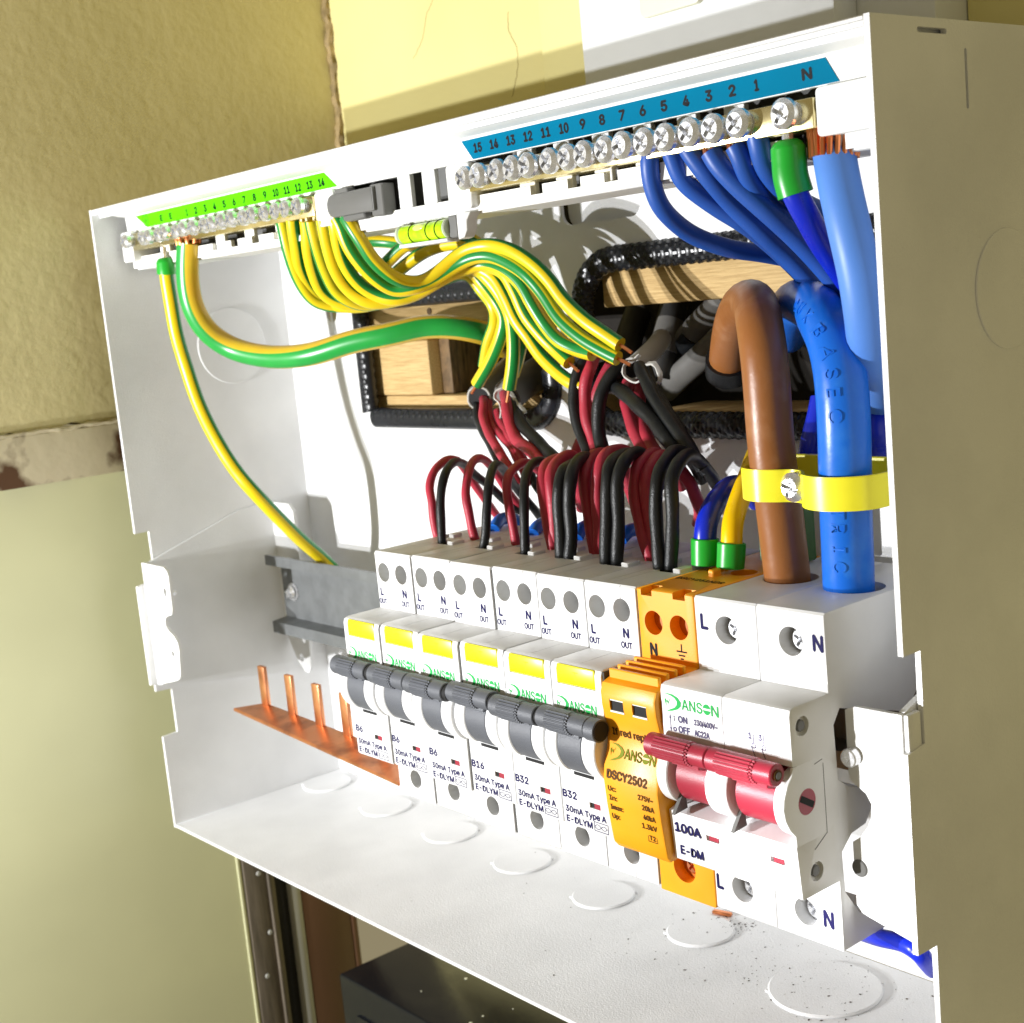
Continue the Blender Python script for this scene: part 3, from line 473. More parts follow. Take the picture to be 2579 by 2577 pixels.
# panelling below the ledge and the upright members of the doorway beyond it
t = thing('wall_panel', 'smooth cream painted panel below the ledge at the left', 'panel', (-192, -50, -300))
bm = bmesh.new(); prism(bm, [(-191.4, 38.6), (-203, -150), (-212, -150), (-200, 38.6)], 'z', -330, 15.2, .5); obj('sheet', bm, 'panelcream', t)
bm = bmesh.new(); box(bm, -204, -190.6, 38.8, 40.6, -330, 15.0, .4); obj('edge_bead', bm, 'panelcream', t)
bm = bmesh.new(); box(bm, -204, -190, 41, 55.5, -330, 15, .8)
post = tag(obj('timber_post', bm, 'frame'), 'grey brown timber post next to the cream panel edge', 'post')
bm = bmesh.new(); tube(bm, spline([(-189.6, 52.5, -330), (-189.5, 52.6, -240), (-189.6, 52.4, -150)], 6), 1.0, 6); obj('paint_ridge', bm, 'frame', post)
bm = bmesh.new()
for z in (-168, -196, -215): cyl(bm, 'x', (46 + (z % 5), z), 1.1, -190.2, -189.3, 12, .3)
obj('nail_head', bm, 'greypost', post, kind='stuff')
bm = bmesh.new(); box(bm, -206, -193.5, 55.7, 62.6, -330, 15, .3); tag(obj('rubber_seal', bm, 'darkgap'), 'black upright seal between timber post and pale post', 'seal')  # dark strip set in the open gap, painting its shade
bm = bmesh.new(); box(bm, -204, -190, 62.8, 67.4, -330, 15, .5); tag(obj('pale_post', bm, 'greypost'), 'narrow pale grey upright left of the brown board', 'post')
bm = bmesh.new(); box(bm, -204, -190.4, 67.6, 91.8, -330, 15, .5)
bb = tag(obj('brown_board', bm, 'brownboard'), 'brown painted upright board below the fuse board', 'board')
bm = bmesh.new(); box(bm, -204, -189.8, 92, 94.6, -330, 15, .4); obj('edge_strip', bm, 'brownboard', bb)
# ---- white enclosure above and the board beside it
t = thing('upper_enclosure', 'white plastic enclosure on the wall above the fuse board', 'enclosure', (60, 110, 118))
bm = bmesh.new(); box(bm, 13.4, 108, 88, 98, 117, 300, .8); obj('cover', bm, 'board', t)
bm = bmesh.new(); box(bm, 14, 131, 98.2, 133, 116, 300, .8); obj('body', bm, 'board', t)
bm = bmesh.new(); prism(bm, rrect(41, 64.5, 145.3, 175, 2.2), 'y', 85.9, 88.4, .5); obj('blank_plate', bm, 'creamplate', t)
bm = bmesh.new(); box(bm, -38, 13.2, 118, 133, 105, 300, .4); tag(obj('mounting_board', bm, 'wallyellow'), 'flat cream board fixed to the wall left of the white enclosure', 'board')
bm = bmesh.new(); box(bm, 131.3, 190, 112, 133, 100, 300, .6); tag(obj('wall_trunking', bm, 'wallyellow'), 'cream trunking on the wall right of the white enclosure', 'trunking')
# ---- black casing below
t = thing('black_casing', 'black glossy casing with paint specks standing below the fuse board', 'casing', (-30, 90, -330))
bm = bmesh.new(); box(bm, -140, 110, 52.5, 131, -330, -200, 1.2, 3); obj('shell', bm, 'blackgloss', t)
bm = bmesh.new(); box(bm, -128, 110, 51.4, 52.6, -330, -214, .4); obj('front_plate', bm, 'blackgloss', t)
bm = bmesh.new()
for i in range(60):
    x, y = random.uniform(-110, 60), random.uniform(56, 125); r = random.choice((.35, .5, .5, .8, 1.3))
    m4 = Matrix.Translation((x, y, -199.95)) @ Matrix.Diagonal((r, r, .25, 1)); bmesh.ops.create_icosphere(bm, subdivisions=1, radius=1, matrix=m4)
obj('paint_speck', bm, 'creamplate', t, kind='stuff')

# ================================================================== the metal box
XL, XR, ZT, ZB, YF, YB = -170.0, 176.4, 115.3, -126.6, 4.2, 83.0
BX = thing('consumer_unit_case', 'open white metal consumer unit case holding breakers and cables', 'fuse board case', (0, 60, ZB - 1.2))
LEFT_HOLE = rrect(-114.5, -8.5, 28.5, 71.5, [4, 11, 12, 5]); RIGHT_HOLE = rrect(10.5, 167, 27, 77, [10, 4, 4, 14])
bm = bmesh.new(); sheet(bm, [(XL, ZB), (XR, ZB), (XR, ZT), (XL, ZT)], [LEFT_HOLE, RIGHT_HOLE, circle(-136, 68.7, 3.6), rrect(3, 38, 89.5, 99.5, [4, 4, 1, 1])], 'y', YB, YB + 1.2)
back = obj('back_panel', bm, 'enamel', BX)
bm = bmesh.new(); prism(bm, rrect(2, 39, 88.5, 100, [5, 5, 1, 1]), 'y', YB + 4, YB + 5); obj('pressed_pocket', bm, 'enamel', back)
bm = bmesh.new(); tube(bm, [Vector((-111 + 25 * cos(a), YB - .05, 70 + 25 * sin(a))) for a in [radians(125 + 3 * i) for i in range(30)]], .55, 8); obj('pressed_ring', bm, 'enamel', back)
def side_outline(): return [(YB + 1.2, ZT), (YF, ZT), (YF, -8), (10, -8), (10, -27.5), (YF - .3, -28.3), (YF - .3, -71.3), (10.6, -71.6), (10.6, -89.6), (YF, -90), (YF, ZB - 1.2), (YB + 1.2, ZB - 1.2)]
bm = bmesh.new(); sheet(bm, side_outline(), [], 'x', XL - 1.3, XL); obj('side_panel', bm, 'enamel', BX)
bm = bmesh.new(); sheet(bm, side_outline(), [rrect(19.3, 29.3, 112.4, 113.5, .5, 3), rrect(35.2, 36.1, 98.2, 110, .4, 3)], 'x', XR, XR + 1.3)
rs = obj('side_panel', bm, 'enamel', BX)
bm = bmesh.new(); cyl(bm, 'x', (48, 61.5), 12.6, XR + 1.2, XR + 1.65, 48, .18); obj('knockout', bm, 'enamel', rs)
bm = bmesh.new(); cyl(bm, 'x', (56, 59.8), 15.2, XL - .1, XL + .5, 56, .22); obj('knockout', bm, 'enamel', BX)
bm = bmesh.new(); box(bm, XL, XR, YF, YB, ZB - 1.2, ZB, .3, 1); base = obj('base_panel', bm, 'enamel', BX)
for x, y, r in ((-158, 68.5, 10.3), (-113.5, 67.8, 10.4), (-70.5, 67, 10.4), (-28, 66, 10.4), (14.6, 64.6, 10.4), (56.5, 65.4, 10.5), (106.5, 61, 15.6)):
    bm = bmesh.new(); cyl(bm, 'z', (x, y), r, ZB - .2, ZB + .85, 56, .45)
    for a in (.9, 3.9): box(bm, x + (r) * cos(a) - .8, x + r * cos(a) + .8, y + r * sin(a) - .5, y + r * sin(a) + .5, ZB - .2, ZB + .55, .15, 1)
    obj('knockout', bm, 'enamel', base)
bm = bmesh.new(); box(bm, XL, XR, YF, YB + 1.2, ZT - 1.2, ZT, .3, 1); top = obj('top_panel', bm, 'enamel', BX)
bm = bmesh.new(); prism(bm, [(YF, ZT - 1.1), (YF, ZT - 2.1), (YF + .7, ZT - 2.2), (YF + .9, ZT - 1.3), (YF + 3.1, ZT - 1.3), (YF + 3.2, ZT - 3.1), (YF + 3.9, ZT - 3.2), (YF + 4.1, ZT - 1.1)], 'x', XL + .1, XR - .1); obj('folded_lip', bm, 'enamel', top)
# front fixing flanges, inner support plates and rail tabs
FL = [(XL + .2, -19.5), (-151, -19.7), (-148.6, -21), (-147.8, -23), (-148.2, -35.5), (-149.3, -38), (-152, -38.6), (-154.6, -39.6), (-155.8, -41.4), (-155.6, -43.4), (-153.6, -45), (-150, -46.4), (-147.6, -48.6), (-147, -51.5), (-148.6, -61), (-149.8, -63.2), (-152, -64.2), (XL + .2, -68.8)]
bm = bmesh.new(); sheet(bm, FL, [[(-152.4 + 1.2 * cos(a), -29.6 + 1.9 * sin(a)) for a in [2 * pi * i / 14 for i in range(14)]], circle(-152.7, -53.7, 1.15, 12)], 'y', 5.0, 6.2); fl = obj('fixing_flange', bm, 'enamel', BX)
bm = bmesh.new(); box(bm, XL - 1.25, XL + .3, 1.9, 5.6, -68.4, -28.4, .4); obj('lip', bm, 'enamel', fl)
bm = bmesh.new(); cyl(bm, 'y', (-152.3, -30.4), 1.0, 5.6, 9, 12); obj('screw_tip', bm, 'zinc', fl)
FR = [(XR - .1, -20.3), (165, -20.4), (162.5, -21.5), (162.5, -36.5), (164, -37.4), (166.6, -39), (167.8, -41), (167.5, -44), (166.6, -46.2), (164.5, -49), (162.5, -50.5), (162.5, -64.5), (164, -66.2), (XR - .1, -69)]
bm = bmesh.new(); sheet(bm, FR, [], 'y', 4.4, 5.6); fr = obj('fixing_flange', bm, 'enamel', BX)
bm = bmesh.new(); cyl(bm, 'y', (164.1, -31.2), 2.0, 2.2, 9, 24, .25); obj('screw_tip', bm, 'zinc', fr)
bm = bmesh.new(); cyl(bm, 'y', (164.0, -56.0), 1.9, 4.0, 9, 24, .2); obj('knockout', bm, 'palegrey', fr)
bm = bmesh.new(); box(bm, XR - .2, XR + 1.0, 5, 9.5, -28.2, -20.4, .3); obj('lip', bm, 'enamel', fr)
for s in (0, 1):
    mx = (lambda x: x) if s == 0 else (lambda x: 6.4 - x)
    bm = bmesh.new(); sheet(bm, [(6, -20.2), (14, -17.6), (49.6, -6.2), (62, -5.2), (66, -5.2), (66, -78), (6, -69)], [], 'x', mx(XL + .3), mx(XL + 1.7)); sp = obj('support_plate', bm, 'enamel', BX)
    bm = bmesh.new(); sheet(bm, [(mx(u), v) for u, v in [(XL + 1, -5.4), (-154.5, -5.6), (-151.6, -8.5), (-150.8, -27), (-150.6, -56), (-151.8, -73), (-154, -76.4), (-157, -76), (-162, -72), (-165.5, -66), (XL + 1, -60)]], [circle(mx(-158.5), -70.5, 1.7, 16)], 'y', 64, 65.4); obj('rail_tab', bm, 'enamel', BX)
# ---- grey cable-clamp plate behind the tails
t = thing('clamp_plate', 'grey shaded metal plate standing behind the thick tails', 'bracket', (145, 52, -20))
bm = bmesh.new(); sheet(bm, [(117, -12), (174.5, -12), (174.5, 22.5), (128, 22.2), (126.5, 20.5), (122.5, 17.5), (119.5, 18.6), (117, 16)], [], 'y', 52, 53.2); obj('plate', bm, 'enamel', t)
bm = bmesh.new(); box(bm, 117, 174.5, 53.2, 66, -13.2, -12, .2, 1); obj('foot', bm, 'enamel', t)
# ---- timber and dark cavity behind the openings
def beam(lab, x0, x1, y0, y1, z0, z1, m='timber'):
    bm = bmesh.new(); box(bm, x0, x1, y0, y1, z0, z1, .8, 2); return tag(obj('timber_batten', bm, m), lab, 'batten')
beam('pale sawn timber batten across the top of the right opening', 15.5, 172, 86, 106, 62.8, 74.2)
beam('narrow sawn timber batten along the bottom of the right opening', 34, 172, 86, 110, 24, 30.6)
lt = beam('sawn timber batten with a knot across the top of the left opening', -122, -14, 86, 104, 56.4, 71)
bm = bmesh.new(); cyl(bm, 'y', (-75.5, 66.3), 1.25, 85.6, 86.3, 14); obj('knot_hole', bm, 'timberdark', lt)
beam('upright timber block filling the lower left opening', -122, -80.5, 87, 118, 35.6, 56.2)
beam('timber sill along the bottom of the left opening', -122, -14, 88, 120, 22, 35.4)
beam('dark side face of timber inside the left opening', -80.3, -74, 92, 121, 35.6, 56.2, 'timberdark')  # side face coloured darker than the sawn front
bm = bmesh.new(); box(bm, XL + 5, XR - 3, 122, 127, -40, 110); tag(obj('cavity_board', bm, 'cavity'), 'dark board closing the hollow behind the openings', 'board')  # added near-black sheet, the darkness of the hollow put into its colour
# ---- rubber edging round the openings
def edging(lab, outline, xz, ht, hd, weave, gap=None):
    P = [Vector((u, YB - .4, v)) for u, v in outline]; n = len(P); Q = []
    for i in range(n):
        a, b = P[i], P[(i + 1) % n]; k = max(1, int((b - a).length / .55))
        Q += [a + (b - a) * j / k for j in range(k)]
    if gap: Q = [q for q in Q if not (gap[0] < q.x < gap[1] and gap[2] < q.z < gap[3])]
    bm = bmesh.new(); m = len(Q); nn = 32; rings = []
    ctr = Vector((xz[0], 0, xz[1])); start = 0
    if gap:
        d = [(Q[(i + 1) % m] - Q[i]).length for i in range(m)]; start = (d.index(max(d)) + 1) % m; Q = Q[start:] + Q[:start]
    for i, q in enumerate(Q):
        T = (Q[min(i + 1, m - 1)] - Q[max(i - 1, 0)]).normalized() if gap else (Q[(i + 1) % m] - Q[i - 1]).normalized()
        O = Vector((T.z, 0, -T.x));
        if O.dot(q - ctr) < 0: O = -O
        ring = []
        for j in range(nn):
            a = 2 * pi * j / nn; s = 1.0
            if weave == 'weave': s += (.05 if ((i // 3) + (j // 2)) % 2 else -.03) - (.06 if i % 3 == 0 else 0) + random.uniform(-.012, .012)
            elif j in (9, 10, 11, 19, 20, 21): s += .07 if i % 7 < 3 else -.03
            ring.append(bm.verts.new(q + O * (ht * cos(a) * s) + Vector((0, -1, 0)) * (hd * sin(a) * s)))
        rings.append(ring)
    for i in range(m if not gap else m - 1):
        A, B = rings[i], rings[(i + 1) % m]
        for j in range(nn): bm.faces.new((A[j], A[(j + 1) % nn], B[(j + 1) % nn], B[j]))
    if gap: bm.faces.new(rings[0][::-1]); bm.faces.new(rings[-1])
    bmesh.ops.recalc_face_normals(bm, faces=bm.faces)
    return tag(obj('rubber_edging', bm, 'rubber', sharp=25), lab, 'edging strip', 'black edging strips round the cable openings')
edging('black ribbed rubber edging round the smaller left opening', rrect(-115.5, -7.8, 27.6, 72.4, [3, 12, 12, 4]), (-60, 50), 3.9, 3.0, 'rib', (-119, -112, 27, 29.8))
edging('black woven texture rubber edging round the larger right opening', rrect(9.6, 168, 26.6, 77.6, [10, 4, 4, 15], 10), (88, 52), 3.9, 3.4, 'weave')

# ================================================================== DIN rail
t = thing('din_rail', 'grey galvanised mounting rail carrying the breakers', 'rail', (-20, 55, -57))
prof = [(52, -24.6), (52, -28.6), (58.8, -29.2), (58.8, -51.4), (52, -52), (52, -56.6), (53.2, -56.6), (53.2, -53), (60, -52.4), (60, -28.2), (53.2, -27.6), (53.2, -24.6)]
bm = bmesh.new(); prism(bm, prof, 'x', -157.5, 160, .12, 1); obj('rail', bm, 'steel', t)
def cross_screw(bm, axis_c, r, y0, y1, rot=.4, dome=.25):
    """round screw head facing -y with a real cross recess"""
    cx, cz = axis_c; h = bmesh.new(); cyl(h, 'y', (cx, cz), r, y1, y0, 26, r * dome)
    k = bmesh.new()
    for a in (rot, rot + pi / 2):
        d = bmesh.new(); box(d, -r * .66, r * .66, y0 - .5, y0 + r * .42, -r * .15, r * .15)
        bmesh.ops.transform(d, matrix=Matrix.Translation((cx, 0, cz)) @ Matrix.Rotation(a, 4, 'Y'), verts=d.verts)
        h = cut(h, [d])
    k.free(); me = bpy.data.meshes.new('t'); h.to_mesh(me); h.free(); bm.from_mesh(me); bpy.data.meshes.remove(me)
    return bm
bm = bmesh.new(); cross_screw(bm, (-149.6, -40.4), 2.9, 56.2, 58.9, .3, .5); sc = obj('fixing_screw', bm, 'zinc', t)
bm = bmesh.new(); cyl(bm, 'y', (-149.6, -40.4), 3.7, 58.2, 58.85, 30, .1); obj('washer', bm, 'zinc', sc)

# ================================================================== breakers
NY = -13.2
def body_profile(nose=NY):
    return [(0, -.5), (0, -16.9), (nose + 1.6, -16.9), (nose + .5, -17.3), (nose, -18.5), (nose, -57.4), (nose + .4, -57.9), (0, -57.9), (0, -73.8), (46, -73.8), (46, -57), (52, -54), (52, -26), (46, -23), (46, 0), (.5, 0)]
def hole(axis, c, r, a0, a1, n=24): b = bmesh.new(); return cyl(b, axis, c, r, a0, a1, n)
def cbox(*a): b = bmesh.new(); return box(b, *a)
def make_breaker():
    t = thing('circuit_breaker', '', 'circuit breaker', (0, 0, -73.8))
    bm = bmesh.new(); prism(bm, body_profile(), 'x', .24, 17.76, .36, 2)
    bm = cut(bm, [hole('y', (4.2, -6.1), 2.85, -2, 8), hole('y', (12.7, -6.1), 2.85, -2, 9), hole('y', (9, -68), 2.75, -2, 7),
                  cbox(1.2, 5.6, 22.6, 28.4, -5, 2), cbox(9.6, 15.2, 15.6, 20.8, -5, 2), cbox(10, 13.8, NY - 1, NY + 1.1, -51.7, -50.3),
                  cbox(2.4, 15.7, NY - 1, NY + .55, -22.1, -16), cbox(12.58, 12.80, -1, .5, -3.3, 1), cbox(4.1, 4.28, -1, .3, -2.0, 1), cbox(5.85, 6.05, 1, 44, -.35, 1), cbox(11.9, 12.1, 21, 44, -.35, 1), cbox(8.9, 9.05, 1, 44, -.2, 1), cbox(10.0, 10.2, -1, .35, -74.5, -70.9), cbox(8.9, 9.1, -11, -1, -17.3, -16)])
    obj('body', bm, 'plastic', t)
    bm = bmesh.new(); prism(bm, [(.45, -.9), (.45, -17.3), (NY + .6, -17.4), (NY + .5, -57.3), (.45, -57.5), (.45, -73.6), (46, -73.6), (46, -.6)], 'x', 17.70, 18.30); obj('seam', bm, 'seamgrey', t)  # dark filler added in the gap, its shade put into the colour
    bm = bmesh.new()
    cyl(bm, 'y', (4.2, -6.1), 2.84, 5.2, 6, 24); obj('terminal_recess', bm, 'holegrey', t)
    bm = bmesh.new(); cyl(bm, 'y', (12.7, -6.1), 2.84, 6.2, 7, 24); obj('terminal_recess', bm, 'holegrey', t)
    bm = bmesh.new(); cyl(bm, 'y', (13.4, -6.6), 1.7, 4.6, 6, 20, .2); obj('terminal_screw', bm, 'palegrey', t)
    bm = bmesh.new(); cyl(bm, 'y', (9, -68), 2.74, 6, 6.8, 24); obj('terminal_recess', bm, 'holegrey', t)
    bm = bmesh.new(); cyl(bm, 'y', (9.7, -68.0), 2.1, 3.4, 6.1, 20, .2); obj('terminal_screw', bm, 'palegrey', t)
    bm = bmesh.new(); box(bm, 5.7, 8.0, 23.6, 27, -1, 1.0, .2, 1); obj('clip_tab', bm, 'plastic', t)
    bm = bmesh.new(); box(bm, 15.0, 17.5, 15.8, 20.4, -1, .95, .2, 1); obj('clip_tab', bm, 'plastic', t)
    bm = bmesh.new(); box(bm, 2.5, 15.6, NY - .1, NY + .8, -22.0, -17.25, .45, 2); b = obj('test_button', bm, 'yellowbtn', t)
    bm = bmesh.new(); bar(bm, 9, -18.6, 9, -20.7, .28, NY - .13); bar(bm, 8.0, -18.7, 10.0, -18.7, .28, NY - .13); obj('moulded_letter', bm, 'yellowbtn', b)
    bm = bmesh.new(); box(bm, 11.6, 13.75, NY + .12, NY + 1.05, -51.65, -50.35); w_ = obj('indicator', bm, 'maroon', t)
    bm = bmesh.new(); box(bm, 10.1, 11.55, NY + .5, NY + 1.06, -51.65, -50.35); obj('indicator_slot', bm, 'darkhole', t)
    # toggle: white bearing collars with the grey rocker between and the link sleeve in front
    bm = bmesh.new(); cyl(bm, 'x', (-8.9, -36.4), 8.35, .35, 4.55, 40, .25); obj('toggle_collar', bm, 'plastic', t); bm = bmesh.new(); cyl(bm, 'x', (-8.9, -36.4), 8.35, 13.05, 17.65, 40, .25); obj('toggle_collar', bm, 'plastic', t)
    bm = bmesh.new(); cyl(bm, 'x', (-8.9, -36.4), 8.2, 4.7, 12.9, 40, .15); prism(bm, [(-10, -30), (-14, -30), (-16.5, -31), (-16.9, -33), (-10, -38)], 'x', 5.0, 12.6, .2, 1); obj('toggle', bm, 'greyplastic', t)
    bm = bmesh.new(); box(bm, 5.6, 12.4, -13.35, -13, -44.3, -43.5); obj('toggle_slot', bm, 'darkhole', t)
    bm = bmesh.new()
    cyl(bm, 'x', (-16.1, -30.3), 2.75, -.9, 9.9, 30, .3); cyl(bm, 'x', (-16.1, -30.3), 2.55, 9.7, 15.8, 30, .2)
    for i in range(9):
        a = radians(122 + i * 15)
        cyl(bm, 'x', (-16.1 + 2.75 * cos(a), -30.3 + 2.75 * sin(a)), .26, 2.6, 9.6, 6)
        box(bm, 9.7, 10.35, -16.1 + 2.66 * cos(a) - .22, -16.1 + 2.66 * cos(a) + .22, -30.3 + 2.66 * sin(a) - .22, -30.3 + 2.66 * sin(a) + .22)
    ls = obj('link_sleeve', bm, 'greyplastic', t)
    bm = bmesh.new(); cyl(bm, 'x', (-16.1, -30.3), 2.1, 15.7, 17.4, 24); obj('link_neck', bm, 'darkhole', ls)
    # print
    y0 = -.06; y1 = NY - .06
    bm = bmesh.new(); word(bm, 'L', 1.7, 3.0, -13.0, 2.15, y0, .01); word(bm, 'OUT', .7, 4.2, -15.5, 1.45, y0)
    word(bm, 'N', 12.7, 14.5, -12.7, 2.15, y0, .01); word(bm, 'OUT', 11.7, 15.3, -15.3, 1.45, y0)
    obj('terminal_mark', bm, 'navy', t); bm = bmesh.new()
    word(bm, '30mA Type A', 1.3, 15.4, -54.35, 1.45, y1); word(bm, 'E-DLYM', 1.4, 10.4, -56.9, 1.5, y1)
    for a in ((11.1, -54.9, 15.9, -54.9), (11.1, -57.1, 15.9, -57.1), (11.15, -54.9, 11.15, -57.1), (15.85, -54.9, 15.85, -57.1)): bar(bm, *a, .16, y1)
    for k in (0, 1):
        q = [(11.3 + i * .28, -56.0 + .55 * sin(i * .42 + pi * k) - .08 * k) for i in range(16)]
        for (a, b_), (c_, d_) in zip(q, q[1:]): bar(bm, a, b_, c_, d_, .14, y1)
    obj('lettering', bm, 'navy', t)
    bm = bmesh.new(); maker_mark(bm, 1.5, 15.4, -28.2, 2.3, y1); obj('printed_mark', bm, 'logogreen', t)
    return t
proto = make_breaker()
spec = [('B6', 'white breaker marked B6, leftmost of the row beside the bare busbar'), ('B6', 'white breaker marked B6, second from the left end'), ('B6', 'white breaker marked B6, next to the one marked B16'),
        ('B16', 'white breaker marked B16 in the middle of the row'), ('B32', 'white breaker marked B32, next to the one marked B16'), ('B32', 'white breaker marked B32 beside the orange surge arrester')]
copies = [proto] + [copy_tree(proto) for _ in range(5)]
for i, (t, (mark, lab)) in enumerate(zip(copies, spec)):
    org = Vector((0, 0, -73.8)); ORG[t.name] = org
    bm = bmesh.new(); word(bm, mark, .75, 4.0 if len(mark) == 2 else 5.6, -50.75, 1.75, NY - .06, .004); o = obj('rating_mark', bm, 'navy', t)
    t.location = (18 * i * U, (0, .25, -.1, .3, .05, -.15)[i] * U, -73.8 * U + (0, .1, -.05, .12, 0, .08)[i] * U)
    for ch in t.children:
        if ch.name.startswith('link_sleeve'): ch.location = (0, (0, .1, -.15, .2, 0, .1)[i] * U, (0, -.25, .1, .3, -.1, .15)[i] * U)
    ORG[t.name] = org + Vector((18 * i, 0, 0))
    tag(t, lab, 'circuit breaker', 'white breakers on the rail')
bm = bmesh.new(); cyl(bm, 'x', (-16.1, -30.3), 2.7, 106, 109.4, 30, .15); cyl(bm, 'x', (-16.1, -30.3), 2.2, 109.3, 109.45, 24)
k = obj('link_sleeve', bm, 'greyplastic', copies[5]); bm = bmesh.new(); cyl(bm, 'x', (-16.1, -30.3), 2.3, 109.3, 109.6, 24); obj('sleeve_bore', bm, 'darkhole', k)

# ================================================================== surge arrester (orange)
t = thing('surge_arrester', 'orange surge arrester with two small windows between breakers and switch', 'surge arrester', (117, 0, -74.5))
bm = bmesh.new(); prism(bm, [(0, -.3), (0, -16.8), (-4, -18.4), (-4, -57), (0, -58.5), (0, -74.5), (46, -74.5), (46, 0), (.4, 0)], 'x', 108.15, 125.85, .3, 2)
bm = cut(bm, [hole('y', (112.9, -7.9), 2.9, -2, 7), hole('y', (120.9, -8.1), 2.9, -2, 7), hole('y', (116.6, -67.2), 3.5, -2, 6), cbox(109.5, 113, -2, 4, -1.6, 2), cbox(119.6, 123.4, -2, 4, -1.6, 2), hole('z', (108.6 + 4, 24), 3.3, -4, 2), hole('z', (108.6 + 12.2, 23.5), 3.3, -4, 2)])
obj('base', bm, 'orange', t)
for c, r in (((112.9, -7.9), 2.88), ((120.9, -8.1), 2.88), ((116.6, -67.2), 3.48)):
    bm = bmesh.new(); cyl(bm, 'y', c, r, 3.2, 4, 24); obj('terminal_recess', bm, 'orangedark', t)
bm = bmesh.new(); cross_screw(bm, (116.9, -67.3), 2.1, 2.2, 3.6, .7); obj('terminal_screw', bm, 'copper', t)
for i in range(4):
    bm = bmesh.new(); box(bm, 109.2, 125, -12.0 + i * 2.7, -10.9 + i * 2.7, -18.6 + i * .25, -16.3 + i * .25 , .25, 1); obj('rib', bm, 'orange', t)
bm = bmesh.new()
prism(bm, [(-3.8, -18.2), (-11.6, -18.4), (-13.6, -19.2), (-14.5, -21.2), (-14.4, -24.5), (-13.6, -28.5), (-13.3, -31.5), (-14.0, -35), (-15.4, -38.6), (-15.9, -42), (-15.5, -48), (-14.8, -54), (-14.3, -57.6), (-13.2, -58.9), (-3.8, -58.2)], 'x', 108.3, 125.75, .55, 2)
bm = cut(bm, [cbox(111.2, 115.6, -18, -13.3, -25.6, -22.6), cbox(118.4, 122.9, -18, -13.3, -25.7, -22.7)]); cart = obj('cartridge', bm, 'orange', t)
bm = bmesh.new(); box(bm, 111.25, 115.55, -13.9, -13.35, -25.55, -22.65); obj('window', bm, 'darkhole', cart); bm = bmesh.new(); box(bm, 118.45, 122.85, -13.9, -13.35, -25.65, -22.75); obj('window', bm, 'darkhole', cart)
for a, b in ((111.2, 115.6), (118.4, 122.9)):
    bm = bmesh.new(); box(bm, a, b, -14.35, -13.9, -25.7, -25.3); box(bm, a, b, -14.3, -13.9, -22.95, -22.6); obj('window_frame', bm, 'plastic', cart)
PR = [(-14.5, -21.2), (-14.4, -24.5), (-13.6, -28.5), (-13.3, -31.5), (-14.0, -35), (-15.4, -38.6), (-15.9, -42), (-15.5, -48), (-14.8, -54), (-14.3, -57.6)]
def on_face(x, z):
    for (ya, za), (yb, zb) in zip(PR, PR[1:]):
        if zb <= z <= za: f = (za - z) / (za - zb); return (x, ya + (yb - ya) * f - .12, z)
    return (x, -15.9, z)
def wordf(bm, s, x0, x1, z, h, bold=0.0):
    word(bm, s, x0, x1, z, h, 0, bold, fn=on_face)
bm = bmesh.new(); word(bm, 'N', 111.3, 113.3, -15.6, 2.7, -.06, .012); obj('lettering', bm, 'inkblack', t); bm = bmesh.new()
for a in ((121.2, -11.9, 121.2, -13.7), (119.6, -13.7, 122.8, -13.7), (120.2, -14.6, 122.2, -14.6), (120.7, -15.4, 121.7, -15.4)): bar(bm, *a, .36, -.06)
obj('earth_symbol', bm, 'inkblack', t)
bm = bmesh.new(); wordf(bm, 'If red replace', 110.4, 125.1, -31.4, 1.65)
wordf(bm, 'DSCY2502', 109.7, 122.4, -41.2, 1.9, .02)
for i, (a, b) in enumerate((('Uc:', '275V~'), ('In:', '20kA'), ('Imax:', '40kA'), ('Up:', '1.3kV'))):
    z = -44.3 - i * 2.3; wordf(bm, a, 109.8, 109.8 + .85 * len(a) * .95, z, 1.2); wordf(bm, b, 124 - len(b) * .92, 124, z - .15, 1.2)
wordf(bm, 'T2', 121.2, 123.0, -53.9, 1.1)
for a in ((120.7, -54.3, 123.5, -54.3), (120.7, -52.4, 123.5, -52.4), (120.75, -54.3, 120.75, -52.4), (123.45, -54.3, 123.45, -52.4)): bar(bm, *a, .14, -14.93)
obj('lettering', bm, 'inkbrown', cart)
bm = bmesh.new(); maker_mark(bm, 109.7, 124.3, -36.2, 2.2, -15.45)
for v in bm.verts: v.co.y = on_face(v.co.x, v.co.z)[1] - .02
obj('printed_mark', bm, 'logoorange', cart)
bm = bmesh.new(); word(bm, 'DSCY251N2R', 109.8, 124.2, 11.5, 1.7, 0, fn=lambda x, z: (x, z, .06)); obj('lettering', bm, 'inkbrown', t)
bm = bmesh.new(); box(bm, 115.6, 117.4, 16.5, 19.5, -1, 1.6, .3, 1); obj('latch', bm, 'orange', t)

